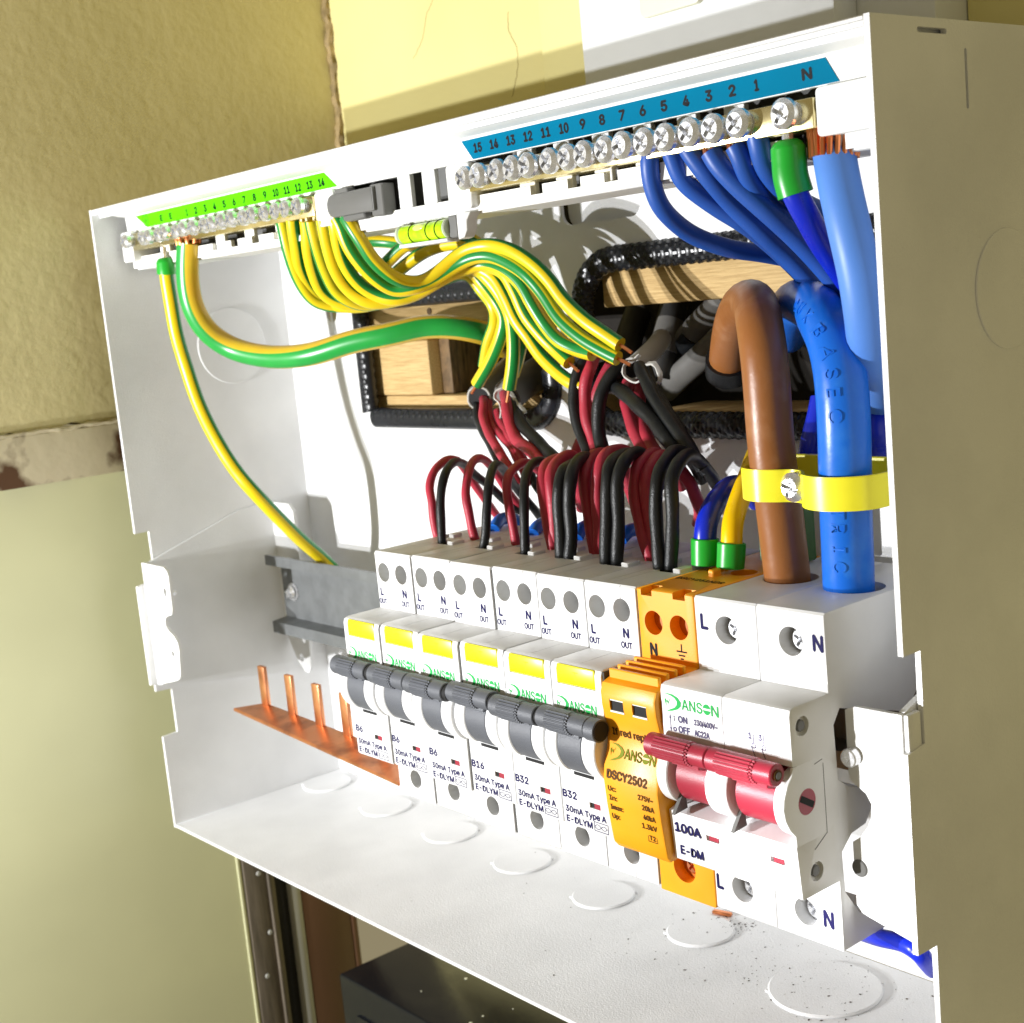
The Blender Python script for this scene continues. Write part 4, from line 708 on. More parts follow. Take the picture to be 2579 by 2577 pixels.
# ================================================================== main switch
t = thing('main_switch', 'white double main switch with dark red handle at the right end', 'main switch', (144, 0, -73.8))
def half(x0, x1, holes, led):
    bm = bmesh.new(); pr = [p for p in body_profile(-12.9) if p[1] > -23 or p[1] < -57 or p[0] < 40]
    prism(bm, [(0, -.5), (0, -16.9), (-11.3, -16.9), (-12.5, -17.3), (-12.9, -18.5), (-12.9, -29.0), (-6, -30.5), (-2.5, -37), (-6, -44), (-13.2, -46), (-12.3, -57.6), (-11.8, -58), (0, -58), (0, -73.8), (24, -73.8), (14, -70.5), (6, -67), (1.8, -61), (1.4, -52), (5, -49), (10, -48.4), (12.5, -45.5), (11.6, -41), (5, -38.5), (1.6, -36), (1.2, -24), (3.5, -21), (27, -28), (31, -24), (46, -20), (46, 0), (.5, 0)], 'x', x0, x1, .25, 2)
    return cut(bm, holes + [cbox(led[0] - 1.9, led[0] + 1.9, -14, -11.9, led[1] - .65, led[1] + .65)])
bm = half(126.2, 143.95, [hole('y', (135.2, -6.9), 3.2, -2, 9), hole('y', (134.4, -67.4), 3.1, -2, 7), hole('z', (134.8, 23.5), 6.3, -4, 2, 36)], (138.6, -50.2)); obj('body', bm, 'plastic', t)
bm = half(144.05, 161.95, [hole('y', (153, -7), 3.2, -2, 9), hole('y', (152.3, -67.6), 3.1, -2, 7), hole('z', (153.6, 22.5), 6.3, -4, 2, 36), hole('x', (-9, -21.4), 2.1, 161, 164), hole('x', (-7.2, -53.2), 2.1, 161, 164), ], (156.4, -50.4)); obj('body', bm, 'plastic', t)
bm = bmesh.new(); prism(bm, [(-3, -29.2), (-12.9, -29.2), (-13.3, -30.8), (-14.8, -32.4), (-16.1, -35), (-16.5, -37.2), (-16.1, -39.5), (-14.8, -42), (-13.2, -43.8), (-13.1, -46.2), (-3, -46.2), (1.2, -44), (1.2, -33)], 'x', 161.3, 161.97, .12, 1); obj('side_cover', bm, 'plastic', t)
for c in ((135.2, -6.9), (153, -7), (134.4, -67.4), (152.3, -67.6)):
    bm = bmesh.new(); cross_screw(bm, (c[0] + .4, c[1] - .2), 2.7, 2.6, 5.2, .5); obj('terminal_screw', bm, 'zinc', t)
for c in ((-9, -21.4), (-7.2, -53.2)):
    bm = bmesh.new(); cyl(bm, 'x', c, 1.25, 160.9, 161.75, 20, .15); obj('rivet', bm, 'palegrey', t)
bm = bmesh.new(); cyl(bm, 'x', (-9, -37.5), 2.8, 161.0, 162.0, 26, .06); pv = obj('pivot', bm, 'maroon', t)
bm = bmesh.new(); box(bm, 161.7, 162.06, -11.4, -6.7, -.7, .7); bmesh.ops.transform(bm, matrix=Matrix.Translation((0, -9, -37.5)) @ Matrix.Rotation(-.55, 4, 'X') @ Matrix.Translation((0, 9, 0)), verts=bm.verts); obj('pivot_slot', bm, 'darkhole', pv)
RC = (-9.0, -37.2)
for a, b in ((126.4, 129.6), (140.6, 146.6), (159.2, 161.25)):
    bm = bmesh.new(); cyl(bm, 'x', RC, 7.5, a, b, 40, .25); obj('toggle_collar', bm, 'plastic', t)
for a in (129.5, 146.5):
    bm = bmesh.new(); prism(bm, [(-12, -40.8), (-15.8, -45.6), (-11.5, -45.2)], 'x', a + .1, a + 1.0); obj('toggle_stop', bm, 'palegrey', t)
for a, b in ((131.2, 140.4), (148.2, 159)):
    bm = bmesh.new(); cyl(bm, 'x', RC, 6.4, a, b, 36, .2); prism(bm, [(-9, -30.6), (-13, -30.4), (-17, -31), (-17, -33), (-9, -36)], 'x', a + .8, b - .4, .2, 1); obj('toggle', bm, 'maroon', t)
bm = bmesh.new(); BC = (-16.6, -29.8)
for a in (125.6, 143.4):
    cyl(bm, 'x', BC, 2.6, a, a + 12.6, 28, .35); cyl(bm, 'x', BC, 2.42, a + 12.4, a + 17.6, 28, .25)
    for i in range(9):
        g = radians(115 + i * 16); cyl(bm, 'x', (BC[0] + 2.6 * cos(g), BC[1] + 2.6 * sin(g)), .24, a + 2.8, a + 12.2, 6)
        box(bm, a + 12.4, a + 13.0, BC[0] + 2.5 * cos(g) - .2, BC[0] + 2.5 * cos(g) + .2, BC[1] + 2.5 * sin(g) - .2, BC[1] + 2.5 * sin(g) + .2)
hb = obj('handle', bm, 'maroon', t)
bm = bmesh.new(); cyl(bm, 'x', BC, 1.2, 160.9, 161.3, 20); obj('handle_bore', bm, 'inkbrown', hb)
bm = bmesh.new(); cyl(bm, 'x', BC, .75, 161.2, 161.45, 18); obj('bore_pin', bm, 'palegrey', hb)
bm = bmesh.new(); box(bm, 137.3, 139.9, -12.6, -12.0, -50.75, -49.65); obj('indicator', bm, 'maroon', t); bm = bmesh.new(); box(bm, 155.2, 157.8, -12.6, -12.0, -50.95, -49.85); obj('indicator', bm, 'maroon', t)
yn = -12.96
bm = bmesh.new(); maker_mark(bm, 127.3, 143.0, -21.9, 2.3, yn); obj('printed_mark', bm, 'logogreen', t)
bm = bmesh.new()
word(bm, 'ON', 131.1, 133.7, -25.0, 1.4, yn, .02); word(bm, 'OFF', 131.0, 134.3, -27.3, 1.4, yn, .02); word(bm, '230/400V~', 135.8, 142.4, -24.8, 1.2, yn, .008); word(bm, 'AC22A', 135.7, 139.9, -27.2, 1.25, yn, .008)
word(bm, 'I', 129.75, 130.0, -24.9, 1.1, yn); word(bm, 'o', 129.4, 130.4, -27.2, 1.1, yn, .02)
plate(bm, [(128.4, -24.5), (129.0, -24.5), (128.7, -23.5)], yn); plate(bm, [(128.4, -26.6), (128.7, -27.6), (129.0, -26.6)], yn); bar(bm, 128.7, -24.4, 128.7, -26.6, .2, yn)
obj('lettering', bm, 'inkgrey', t)
bm = bmesh.new()
for x, s in ((152.2, '1'), (154.9, '3')):
    word(bm, s, x - 1.3, x - .5, -24.9, 1.25, yn, .01); bar(bm, x, -23.6, x, -25.7, .2, yn); ringplate(bm, x, -26.3, .6, .2, yn)
    bar(bm, x - .7, -26.5, x + .2, -28.6, .18, yn)
obj('switch_symbol', bm, 'inkgrey', t)
bm = bmesh.new(); yl = -12.96
word(bm, '100A', 127.6, 135.2, -50.7, 2.0, -13.08, .015); obj('rating_mark', bm, 'navy', t); bm = bmesh.new(); word(bm, 'E-DM', 128.4, 135.1, -56.0, 1.9, -12.62, .005)
obj('lettering', bm, 'navy', t)
for a in (('L', 127.9, 129.8, -7.3, 3.3), ('N', 158.9, 161.3, -8.2, 3.3), ('L', 126.9, 128.6, -69.0, 3.3), ('N', 157.2, 159.6, -69.4, 3.6)):
    bm = bmesh.new(); word(bm, *a, -.06); obj('lettering', bm, 'navy', t)
bm = bmesh.new()
for q in ((-3.2, -31, -3.2, -46), (-3.2, -46, -7.5, -48.4), (-3.4, -30, -6, -30.4)):
    box(bm, 161.9, 162.02, min(q[0], q[2]) - .08, max(q[0], q[2]) + .08, min(q[1], q[3]) - .08, max(q[1], q[3]) + .08) if q[0] == q[2] else tube(bm, [(161.97, q[0], q[1]), (161.97, q[2], q[3])], .09, 6)
obj('moulded_line', bm, 'palegrey', t)

# ================================================================== terminal bars and their carrier
t = thing('bar_carrier', 'white plastic carrier spanning the top of the case behind both bars', 'carrier', (0, 40, 92))
bm = bmesh.new(); prism(bm, [(15.1, 105.6), (14.7, 111.6), (11.8, 111.9), (9.9, 112.4), (9.7, 113.6), (36, 114.0), (36, 111), (17, 110.4), (16.4, 105.6)], 'x', -164, 175.4, .15, 1); obj('top_strip', bm, 'plastic_dull', t)
def rail_outline():
    pts = [(-166, 92.6), (172, 92.6), (172, 96.6)]
    xs = [x for x in [151, 137, 122, 108, 94, 81, 67] ] + [x for x in (-47, -60, -74, -88, -101)]
    for x in sorted(xs, reverse=True): pts += [(x + 2.3, 96.6), (x + 2.3, 94.3), (x - 2.3, 94.3), (x - 2.3, 96.6)]
    return pts + [(-166, 96.6)]
bm = bmesh.new(); sheet(bm, rail_outline(), [], 'y', 16.6, 18.0); obj('bottom_rail', bm, 'plastic_dull', t)
bm = bmesh.new(); box(bm, -166, 172, 18, 36, 92.0, 93.2, .3, 1); obj('bottom_shelf', bm, 'plastic_dull', t)
bm = bmesh.new(); box(bm, -166, 172, 36, 37.6, 92.2, 113.6); obj('rear_wall', bm, 'plastic_dull', t)
rib = None
for x in [9.2, 20.8, 33] + [62, 76, 90, 104, 118, 132] + [-140, -120, -100, -80, -60, -40]:
    bm = bmesh.new(); box(bm, x - 3.0, x + 3.0, 18.0, 19.6, 93, 106, .2, 1); obj('rib', bm, 'plastic_dull', t)
bm = bmesh.new(); box(bm, -166, 172, 26, 27, 93, 111); obj('inner_web', bm, 'palegrey', t)
def terminal_bar(kind, lab, xs, z, x0, x1, r, extra, endblocks, screw_lab):
    t = thing('terminal_bar', lab, 'terminal bar', ((x0 + x1) / 2, 16, 97), 'terminal bars at the top of the case')
    bm = bmesh.new(); box(bm, x0, x1, 13.0, 21.5, z - 3.6, z + 2.6, .35, 2); obj('brass_bar', bm, 'brass', t)
    bm = bmesh.new(); cross_screw(bm, (0, z), r, 8.6, 11.6, .5, .3)
    for i in range(4): cyl(bm, 'y', (0, z), r * .80, 11.6 + i * .55, 11.95 + i * .55, 18, .1)
    me0 = None
    for i, x in enumerate(xs):
        if me0 is None:
            org = ORG[t.name]; o = obj('terminal_screw', bm, 'zinc', t); me0 = o.data
            for v in me0.vertices: v.co += Vector((org.x, org.y, org.z)) * U - Vector((0, 0, z)) * U
        else:
            o = bpy.data.objects.new('terminal_screw', me0); C.objects.link(o); o.parent = t
        loc = Vector((x, random.uniform(-.7, .9), z + random.uniform(-.15, .15))) - ORG[t.name]
        o.location = loc * U; o.rotation_euler = (0, random.uniform(0, 6.28), 0)
    for a, b, za, zb, ya in endblocks:
        bm = bmesh.new(); prism(bm, rrect(a, b, za, zb, 1.0, 3), 'y', ya, 24, .25, 1); obj('end_block', bm, 'plastic_dull', t)
    return t
nx = [45.9 + 6.66 * i for i in range(15)]
nb = terminal_bar('n', 'neutral bar with a row of large screws under the blue label', nx + [151.8], 101.0, 44.5, 157, 3.15, None, [(33.6, 43.5, 93.5, 105.4, 14.2), (157.4, 175, 95.6, 105.3, 13.2)], 'n')
ex = [-143.2 + 6.75 * i for i in range(16)] + [-35.1]
eb = terminal_bar('e', 'earth bar with a row of small screws under the green label', ex + [-156.0], 102.4, -157, -31.5, 2.7, None, [(-166.5, -158, 95, 106, 13.2), (-31.2, -21, 95.4, 105.6, 13.6)], 'e')
# numbered labels
def label_strip(name, lab, pts, m, items, ink, stamp=None):
    o = None; bm = bmesh.new(); y = 14.55
    f = lambda z: 14.7 + (111.6 - z) * (.4 / 6) - .18
    vs = [bm.verts.new((u, f(v), v)) for u, v in pts] + [bm.verts.new((u, f(v) + .12, v)) for u, v in pts]
    n = len(pts); bm.faces.new(vs[:n]); bm.faces.new(vs[n:][::-1])
    for i in range(n): bm.faces.new((vs[i], vs[(i + 1) % n], vs[n + (i + 1) % n], vs[n + i]))
    bmesh.ops.recalc_face_normals(bm, faces=bm.faces)
    t = tag(obj(name, bm, m), lab, 'label')
    bm = bmesh.new()
    for s, x, w, h in items:
        word(bm, s, x - w / 2, x + w / 2, 108.5 - h / 2, h, 0, .02, fn=lambda X, Z: (X, f(Z) - .05, Z))
    if stamp:
        q = bmesh.new(); ringplate(q, stamp[0], stamp[1], 2.2, .25, 0, 24); bar(q, stamp[0] - 1.5, stamp[1], stamp[0] + 1.5, stamp[1], .3, 0); bar(q, stamp[0] - 1, stamp[1] - .6, stamp[0] + 1, stamp[1] - .6, .3, 0); bar(q, stamp[0], stamp[1], stamp[0], stamp[1] + 1.5, .3, 0); bar(q, stamp[0] - .5, stamp[1] - 1.2, stamp[0] + .5, stamp[1] - 1.2, .3, 0)
        for v in q.verts: v.co.y = f(v.co.z) - .05
        me = bpy.data.meshes.new('t'); q.to_mesh(me); q.free(); bm.from_mesh(me); bpy.data.meshes.remove(me)
    obj('lettering', bm, ink, t)
wd = lambda s: .95 if s == '1' else (3.1 if len(s) == 2 else 1.7)
label_strip('blue_label', 'blue label strip numbered 15 down to 1 and N', [(41.2, 110.9), (45, 105.8), (162.3, 105.8), (159.4, 110.9)], 'labelblue',
            [(str(15 - i), 47.6 + i * 6.7, wd(str(15 - i)), 2.15) for i in range(15)] + [('N', 154.6, 2.3, 2.1)], 'inkblack')
label_strip('green_label', 'bright green label strip numbered 1 to 14', [(-155, 111.2), (-147, 106.4), (-20, 106.4), (-26, 111.2)], 'labelgreen',
            [(str(i + 1), -115.1 + i * 6.7, wd(str(i + 1)), 2.1) for i in range(14)] + [('E', -134.8, 1.7, 1.9), ('E', -127.5, 1.7, 1.9)], 'inklabelgreen', (-147.4, 108.9))
# grey oval end cap and spirit level under the carrier
t = thing('end_cap', 'grey oval plastic cap between the earth bar and the slots', 'end cap', (-8, 14, 95))
bm = bmesh.new(); prism(bm, rrect(-23, 1.5, 97.2, 104.0, [3.3, .5, .5, 3.3], 8), 'y', 12.2, 17, .6, 2); obj('shell', bm, 'palegrey', t)
bm = bmesh.new(); prism(bm, rrect(-1.5, 4.6, 95.6, 104.6, .6, 3), 'y', 13.4, 18, .3, 1); obj('flange', bm, 'palegrey', t)
bm = bmesh.new(); box(bm, -18.6, -12, 12.8, 16, 103.6, 105.4, .3, 1); box(bm, -17, -5, 13.2, 16, 95.5, 97.6, .5, 1); obj('catch', bm, 'palegrey', t)
t = thing('spirit_level', 'small yellow green spirit level hanging under the carrier', 'spirit level', (22, 15, 86))
bm = bmesh.new(); cyl(bm, 'x', (15, 89.2), 2.75, 9.6, 11.2, 30, .4); cyl(bm, 'x', (15, 89.2), 2.75, 31.6, 32.6, 30, .3); obj('vial_end', bm, 'vialclear', t)
bm = bmesh.new(); cyl(bm, 'x', (15, 89.2), 2.55, 11.0, 31.8, 30, .5); fl_ = obj('fluid', bm, 'vialgreen', t)
for x in (16.4, 24.2, 28.4):
    bm = bmesh.new(); tube(bm, [Vector((x, 15 + 2.55 * cos(a), 89.2 + 2.55 * sin(a))) for a in [2 * pi * i / 24 for i in range(25)]], .22, 6); obj('marking_ring', bm, 'inklabelgreen', t)
bm = bmesh.new(); bmesh.ops.create_uvsphere(bm, u_segments=18, v_segments=10, radius=1, matrix=Matrix.Translation((20.5, 13.6, 90.3)) @ Matrix.Diagonal((3.2, 1.3, 1.2, 1))); obj('bubble', bm, 'vialbubble', fl_)
bm = bmesh.new(); box(bm, 10.5, 33, 13, 17.6, 85.6, 86.6, .25, 1); box(bm, 9.4, 11, 15, 19, 86, 92.4, .25, 1); obj('cradle', bm, 'plastic_dull', t)
bm = bmesh.new(); box(bm, 32.6, 36.4, 14.2, 19, 86.4, 92.4, .3, 1); obj('end_plug', bm, 'palegrey', t)
bm = bmesh.new(); prism(bm, [(36.6, 92.6), (42.5, 92.6), (40.6, 90.5), (40.4, 88), (39, 86.2), (36.6, 85.8)], 'y', 14, 18, .3, 1); obj('hook', bm, 'plastic_dull', t)
# cap on the right end of the neutral bar
bm = bmesh.new(); prism(bm, rrect(170.4, 176, 97, 104, [3, .3, .3, 3], 6), 'y', 12.6, 15, .3, 1); tag(obj('end_cap', bm, 'palegrey'), 'grey rounded cap at the right end of the neutral bar', 'end cap')

# ================================================================== copper busbar
t = thing('copper_busbar', 'bare copper comb busbar with upright teeth left of the breakers', 'busbar', (-50, 8, -72))
def tilt(x): return -69.6 - 1.9 * (x + 111) / 111
bm = bmesh.new()
P0 = [(-111, 5.8), (-.2, -.2), (-.2, 12.5), (-97, 14.5), (-103, 14.2)]
lo = [bm.verts.new((x, y, tilt(x) - .6 + (.14 * (y - 1)))) for x, y in P0]; hi = [bm.verts.new((x, y, tilt(x) + .6 + (.14 * (y - 1)))) for x, y in P0]
bm.faces.new(lo[::-1]); bm.faces.new(hi)
for i in range(len(P0)): bm.faces.new((lo[i], lo[(i + 1) % len(P0)], hi[(i + 1) % len(P0)], hi[i]))
bmesh.ops.recalc_face_normals(bm, faces=bm.faces); bmesh.ops.bevel(bm, geom=bm.edges[:], offset=.2, segments=2, affect='EDGES')
obj('bar', bm, 'copper', t)
for i, x in enumerate((-100.4, -81.6, -63.4, -46.0, -28, -11)):
    y = 13.6 - i * .3; zb = tilt(x) + 1.2
    bm = bmesh.new(); box(bm, x - 2.2, x + 2.2, y - .75, y + .75, zb - .8, zb + 15.6, .25, 2); tt = obj('tooth', bm, 'copper', t)
    bm = bmesh.new()
    for s in (-1, 1): bmesh.ops.create_uvsphere(bm, u_segments=10, v_segments=8, radius=.75, matrix=Matrix.Translation((x + 1.6 * s, y - .7, zb + .2)))
    obj('weld_bead', bm, 'copper', tt)

# ================================================================== wires
STRIP = {}
for (nm, m, r, P, lab, grp, cat, tw) in WIRES:
    P = [p if k in (0, len(P) - 1) else tuple(c + random.uniform(-.22, .22) for c in p) for k, p in enumerate(P)]
    bm = bmesh.new(); Q = smooth(spline(P, max(.8, r * .45)), 3)
    n = 20 if r > 3.5 else (16 if r > 2 else 12)
    if m in ('red', 'black'):
        ph = random.uniform(0, 6); tube(bm, Q, r, n, tw, rf=lambda i, j: 1 + .035 * sin(i * .5 + ph))
    elif m in ('grey',): tube(bm, Q, r, n, tw, rf=lambda i, j: 1 + .12 * sin(j * 2 * pi / n * 2) )
    else: tube(bm, Q, r, n, tw, twl=.15 if m == 'earthhalf' else 0)
    o = tag(obj(nm, bm, m, sharp=60), lab, cat, grp); STRIP[lab] = (o, Q, r)
def tip(lab, end, m, name, r, ln, n=5, spread=.5, dirv=None):
    """bare strands at one end of a wire, its child"""
    o, Q, R = STRIP[lab]; p = Q[-1] if end else Q[0]; d = (Q[-1] - Q[-4]).normalized() if end else (Q[0] - Q[3]).normalized()
    if dirv: d = Vector(dirv).normalized()
    bm = bmesh.new()
    for i in range(n):
        a = 2 * pi * i / max(n, 1); off = (d.orthogonal() * cos(a) + d.cross(d.orthogonal()) * sin(a)) * (spread if n > 1 else 0)
        tube(bm, [p - d * .8 + off, p + d * (ln * .5) + off * 1.1, p + d * ln + off * .9], r, 7)
    return obj(name, bm, m, o)
def sleeve(lab, a, b, r0, r1, lipped=True):
    """green crimp ferrule round a wire between two arc positions (index fractions)"""
    o, Q, R = STRIP[lab]; i0, i1 = int(a * (len(Q) - 1)), max(int(a * (len(Q) - 1)) + 3, int(b * (len(Q) - 1)))
    P = Q[i0:i1 + 1]; k = len(P) - 1
    bm = bmesh.new(); tube(bm, P, 1.0, 22, rf=lambda i, j: r0 + (r1 - r0) * min(1, i / k * 1.0))
    return obj('ferrule', bm, 'ferrule', o)
for lab in [l for l in STRIP if STRIP[l][0].name.startswith('neutral_wire')]: tip(lab, False, 'copperwire', 'bare_strand', .55, 2.2, 5, 1.0, (0, 0, 1))
for lab in ('earth wire ending on top of the second grey cable', 'earth wire ending at the left grey cable mouth', 'earth wire ending beside the white torn cable sheath', 'earth wire with its plain yellow side out, ending above the red core', 'earth wire lying topmost on the bundle arch', 'earth wire just under the topmost one on the arch'):
    tip(lab, True, 'copperwire', 'bare_strand', .5, 4.6, 1)
for lab in [l for l in STRIP if STRIP[l][0].name.startswith('earth_wire') and 'thick' not in l and 'behind' not in l and 'level' not in l]: tip(lab, False, 'brass', 'bare_strand', .7, 2.5, 2, .8, (0, 0, 1))
tip('thick main earth cable, half green half yellow, sweeping right', False, 'copperwire', 'bare_strand', .8, 3.0, 9, 2.6, (0, 0, 1))
tip('light blue thick neutral cable with bare copper at its top', False, 'copperwire', 'bare_strand', .62, 9.5, 20, 3.3, (.02, .12, 1))
tip('light blue thick neutral cable with bare copper at its top', False, 'copperwire', 'bare_strand', .62, 9.5, 12, 1.9, (.02, .12, 1))
def ferr(lab, pts, r):
    o, Q, R = STRIP[lab]; bm = bmesh.new(); P = spline(pts, .35); k = len(P) - 1
    prof = lambda i, j: r * (.60 + .40 * min(1, i / 4.0) ** .6) * (1 + .05 * i / k)
    tube(bm, P, 1.0, 24, rf=prof); return obj('ferrule', bm, 'ferrule', o)
def along(lab, d0, d1):
    o, Q, R = STRIP[lab]; acc = 0; out = []
    for a, b in zip(Q, Q[1:]):
        if d0 <= acc <= d1: out.append(a)
        acc += (b - a).length
    return [tuple(p) for p in out[::2]] + [tuple(out[-1])]
l = 'bright blue wire hanging from the large green ferrule'; q = along(l, 0, 4.5); ferr(l, [(q[0][0] - .3, 14.5, q[0][2] + 7.6), (q[0][0] - .2, 14.5, q[0][2] + 3.5), q[0], q[-1]], 3.6); tip(l, False, 'zinc', 'ferrule_tube', 1.2, 13, 1, 0, (-.02, 0, 1))
l = 'long yellow earth wire with green ferrule hanging at the left'; q = along(l, 0, 1.5); ferr(l, [(q[0][0], 15, q[0][2] + 4.6), (q[0][0], 15, q[0][2] + 2), q[0], q[-1]], 3.2); tip(l, False, 'zinc', 'ferrule_tube', 1.1, 8.5, 1, 0, (0, 0, 1))
for l, dx in (('short blue wire in a green ferrule on the orange arrester', 0), ('yellow wire in a green ferrule on the orange arrester', 0)):
    o, Q, R = STRIP[l]; b = [p for p in Q if p.z < 7.2 and p.z > -1.6][:400]; b = [p for i, p in enumerate(b) if i < 40]
    bm = bmesh.new(); tube(bm, b, 1.0, 24, cap=True, rf=lambda i, j: 3.35 + .12 * i / max(1, len(b))); g = obj('ferrule', bm, 'ferrule', o)
    bm = bmesh.new(); e = b[-1]; d = (b[-1] - b[-3]).normalized(); tube(bm, [e + Vector((0, 0, 0)) + (d.orthogonal().normalized() * 3.1 * cos(a) + d.cross(d.orthogonal().normalized()) * 3.1 * sin(a)) for a in [2 * pi * i / 24 for i in range(25)]], .38, 6); obj('ferrule_lip', bm, 'ferrule', o)
# torn white sheath lips where the grey cables were stripped
def strip(lab, pts, r, flat=.45):
    o, Q, R = STRIP[lab]; bm = bmesh.new(); S = smooth(spline(pts, .6), 1)
    tube(bm, S, r, 8, rf=lambda i, j: (1 if j in (0, 1, 4, 5) else flat) * (.8 + .4 * random.random())); return obj('sheath_lip', bm, 'white', o)
l2 = 'second grey cable sheath with ragged white mouth'; l3 = 'white sheath torn open in the middle of the right opening'
strip(l2, [(-12.3, 67, 39.3), (-8.9, 66, 37.3), (-7.3, 65.5, 35.5), (-4.5, 65, 34.2), (-2.4, 65, 32.1)], .6)
strip(l2, [(-15.1, 67, 39.9), (-17.4, 66, 38.9), (-17.6, 65.5, 36.8), (-14.7, 65, 35.3), (-14.2, 65, 32.6), (-15, 65, 30.4)], .55)
strip(l3, [(57.7, 58, 49.8), (55.6, 57, 48.1), (53.5, 56, 47.4), (53.2, 55.5, 44.6), (55.2, 55.5, 43.2), (58, 55.5, 42.2), (59.6, 56, 43.1)], .6)
strip(l3, [(60.3, 58, 47.2), (63.9, 57, 47.3), (65.5, 57, 45.4), (65.9, 57, 42.7), (64.8, 57, 41.8)], .7)
for lab in ('left grey cable sheath stripped at its mouth', 'short white sheath mouth below the joined earth wires', l3):
    o, Q, R = STRIP[lab]; d = (Q[0] - Q[2]).normalized(); a_ = d.orthogonal().normalized(); b_ = d.cross(a_)
    ring = [Q[0] + d * random.uniform(-.2, .5) + (a_ * cos(2 * pi * i / 20) + b_ * sin(2 * pi * i / 20)) * (R - .2) for i in range(20)]
    bm = bmesh.new(); tube(bm, ring + [ring[0]], .38, 7); obj('sheath_lip', bm, 'white', o)
    bm = bmesh.new(); tube(bm, [Q[0] + d * .15, Q[0] + d * .3], R - .5, 16); obj('sheath_mouth', bm, 'darkhole', o)
# dark rings taped on the slanting grey cable and the ring at the end of the brown cable
def band(lab, f0, f1, m, extra, nm):
    o, Q, R = STRIP[lab]; a, b = int(f0 * (len(Q) - 1)), max(int(f0 * (len(Q) - 1)) + 2, int(f1 * (len(Q) - 1)))
    bm = bmesh.new(); tube(bm, Q[a:b + 1], R + extra, 22); obj(nm, bm, m, o)
for f in (.62, .65, .68, .71): band('grey cable with dark rings slanting through the right opening', f, f + .008, 'black', .12, 'dark_ring')
for f in (.30, .38, .46): band('dark ringed cable in the middle of the right opening', f, f + .012, 'grey', .15, 'pale_ring')
band('thick brown live cable bent over at the top', .975, 1, 'black', 1.0, 'outer_sheath')
# raised lettering along the big blue cable
lab = 'thick blue neutral cable with raised lettering bent over the top'; o, Q, R = STRIP[lab]
acc = [0]
for a, b in zip(Q, Q[1:]): acc.append(acc[-1] + (b - a).length)
def at_len(s):
    for i in range(len(acc) - 1):
        if acc[i] <= s <= acc[i + 1]: return Q[i].lerp(Q[i + 1], (s - acc[i]) / max(1e-6, acc[i + 1] - acc[i])), (Q[i + 1] - Q[i]).normalized()
    return Q[-1], (Q[-1] - Q[-2]).normalized()
def emboss(ch, s, hgt=2.9):
    """one letter lying on the round sheath, tops towards the right, reading downwards"""
    V, F = glyphs(ch, .012); x0 = min(v[0] for v in V); x1 = max(v[0] for v in V); vs = []
    top, bot = [], []
    for u, v in V:
        L = s - (u - x0) / CAPH * hgt; arc = (v - CAPH / 2) / CAPH * hgt + .2
        p, T = at_len(L); F0 = Vector((.30, -1, 0)); F0 = (F0 - T * F0.dot(T)).normalized(); B = F0.cross(T).normalized()
        if B.x < 0: B = -B
        d = F0 * cos(arc / R) + B * sin(arc / R)
        top.append(p + d * (R + .16)); bot.append(p + d * (R - .1))
    return top, bot, F, (x1 - x0) / CAPH * hgt
bm = bmesh.new()
for ch, s in (('C', 12.5 - 3.5), ('I', 16.5 - 4), ('R', 17.8), ('T', 21.2), ('C', 25.5), ('C', 41.5), ('E', 45.5), ('S', 49.2), ('A', 53.4), ('B', 57.2), ('X', 63.5), ('U', 68.5), ('C', 73)):
    if s > acc[-1] - 2: continue
    top, bot, F, w = emboss(ch, s)
    a = [bm.verts.new(p) for p in top]; b = [bm.verts.new(p) for p in bot]; edges = {}
    for f in F:
        try: bm.faces.new([a[i] for i in f])
        except ValueError: continue
        for i, j in zip(f, f[1:] + f[:1]): edges[(i, j)] = edges.get((i, j), 0) + 1
    for (i, j) in edges:
        if (j, i) not in edges:
            try: bm.faces.new((a[j], a[i], b[i], b[j]))
            except ValueError: pass
bmesh.ops.recalc_face_normals(bm, faces=bm.faces)
obj('raised_lettering', bm, 'bluemid', o)

# ================================================================== yellow tail clamp
t = thing('tail_clamp', 'yellow metal strap clamp holding the brown and blue tails', 'clamp', (145, 18, 18))
path = smooth(spline([(127.0, 31, 0), (126.6, 24, 0), (127.4, 18.4, 0), (130.2, 15.6, 0), (134.2, 14.7, 0), (138.4, 16.0, 0), (141, 17.6, 0), (144, 17.6, 0), (146, 16, 0), (148.2, 13.4, 0), (151.6, 11.9, 0), (156, 12.0, 0), (160.6, 14.4, 0), (163.6, 19, 0), (164.2, 31, 0)], .5), 2)
bm = bmesh.new(); zz = (19.0, 26.3); th = .9; R0 = []
for i, p in enumerate(path):
    T = (path[min(i + 1, len(path) - 1)] - path[max(i - 1, 0)]).normalized(); N = Vector((T.y, -T.x, 0))
    zo = .25 * sin(i * .05)
    R0.append([bm.verts.new((p.x + N.x * a, p.y + N.y * a, z + zo)) for a, z in ((th / 2, zz[0]), (th / 2, zz[1]), (-th / 2, zz[1]), (-th / 2, zz[0]))])
for A, B in zip(R0, R0[1:]):
    for j in range(4): bm.faces.new((A[j], A[(j + 1) % 4], B[(j + 1) % 4], B[j]))
bm.faces.new(R0[0][::-1]); bm.faces.new(R0[-1]); bmesh.ops.recalc_face_normals(bm, faces=bm.faces)
bmesh.ops.bevel(bm, geom=[e for e in bm.edges if len(e.link_faces) == 2 and e.calc_face_angle(0) > .9], offset=.16, segments=2, affect='EDGES')
obj('strap', bm, 'yellowstrap', t)
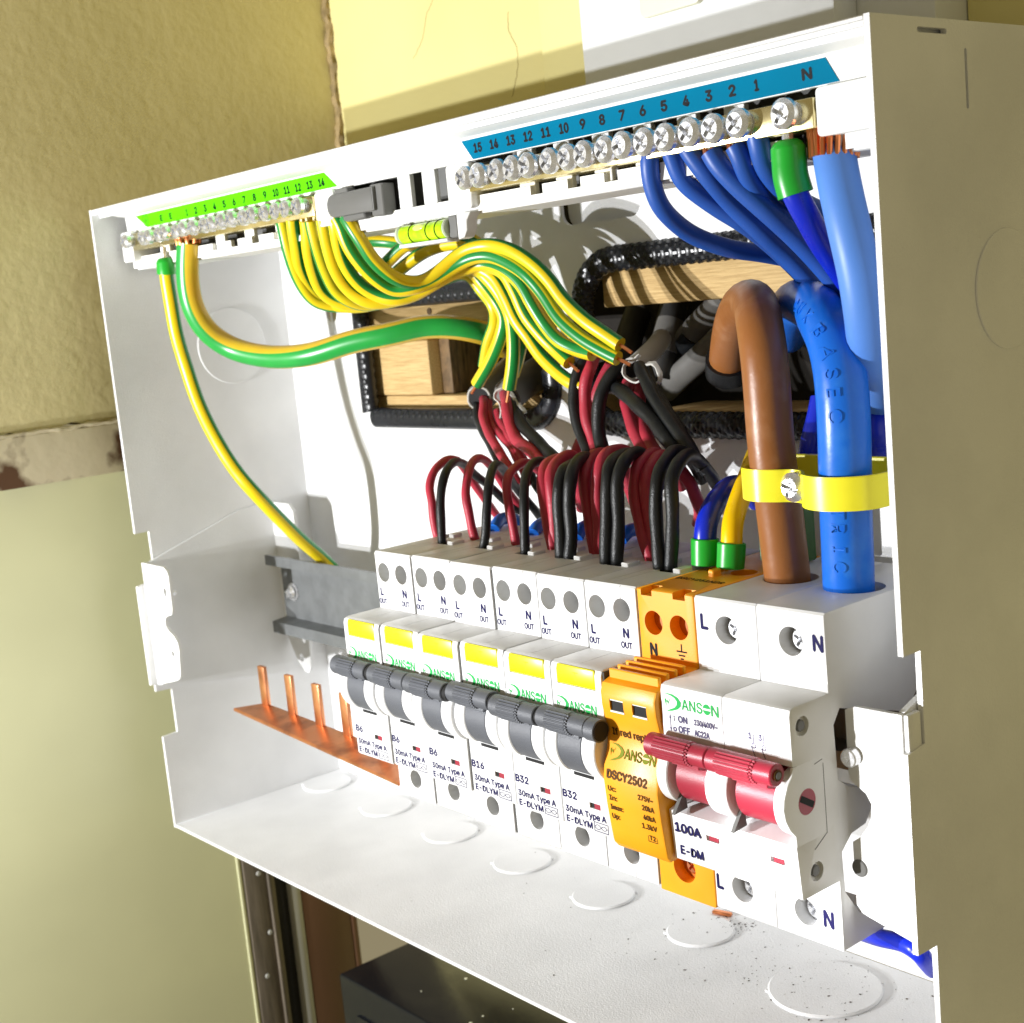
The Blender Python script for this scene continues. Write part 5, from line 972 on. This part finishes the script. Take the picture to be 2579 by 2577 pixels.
bm = bmesh.new(); cross_screw(bm, (143.4, 22.8), 3.3, 14.2, 17.4, .35, .4); obj('clamp_screw', bm, 'zinc', t)
bm = bmesh.new(); box(bm, 124, 165, 31, 32.6, 18, 27.5, .2, 1); obj('clamp_back', bm, 'yellowstrap', t)
# dark green printed block tucked behind the tails
t = thing('green_terminal_block', 'small dark green printed block behind the brown cable', 'terminal block', (123, 37, 1))
bm = bmesh.new(); box(bm, 117.5, 129, 33, 41, .4, 13.5, .5, 1); obj('block', bm, 'greentag', t)
bm = bmesh.new(); word(bm, '1', 119.3, 120.4, 8.6, 2.6, 32.9, .02); word(bm, 'Q', 119, 121.4, 2.6, 2.8, 32.9, .02); word(bm, '0', 124, 126, 8.2, 2.6, 32.9, .02); word(bm, 'C', 124, 126.2, 2.6, 2.8, 32.9, .02); obj('lettering', bm, 'inkblack', t)

# ================================================================== debris on the base
bm = bmesh.new(); box(bm, 50.5, 57, 77.6, 79.4, ZB, ZB + 1.1, .3, 1); bmesh.ops.rotate(bm, cent=(54, 78.5, ZB), matrix=Matrix.Rotation(.25, 3, 'Z'), verts=bm.verts)
tag(obj('copper_offcut', bm, 'copperwire'), 'tiny copper wire offcut lying on the base below the arrester', 'offcut')
bm = bmesh.new()
for i in range(560):
    if i < 330: x, y = random.gauss(95, 34), random.gauss(62, 16)
    elif i < 430: x, y = random.gauss(62, 4), random.gauss(76, 3)
    else: x, y = random.uniform(-60, 172), random.uniform(8, 80)
    if not (-60 < x < 174 and 6 < y < 81): continue
    r = random.choice((.05, .06, .06, .07, .08, .10, .12, .15, .24)) * (1.1 if x > 40 else .7)
    over = any((x - a) ** 2 + (y - b) ** 2 < (c - .3) ** 2 for a, b, c in ((14.6, 64.6, 10.4), (56.5, 65.4, 10.5), (106.5, 61, 15.6), (-28, 66, 10.4)))
    m4 = Matrix.Translation((x, y, ZB + (.86 if over else 0) + r * .3)) @ Matrix.Rotation(random.uniform(0, 3), 4, 'Z') @ Matrix.Diagonal((r * random.uniform(.8, 2.2), r, r * .5, 1))
    bmesh.ops.create_icosphere(bm, subdivisions=1, radius=1, matrix=m4)
obj('debris', bm, 'dust', kind='stuff')
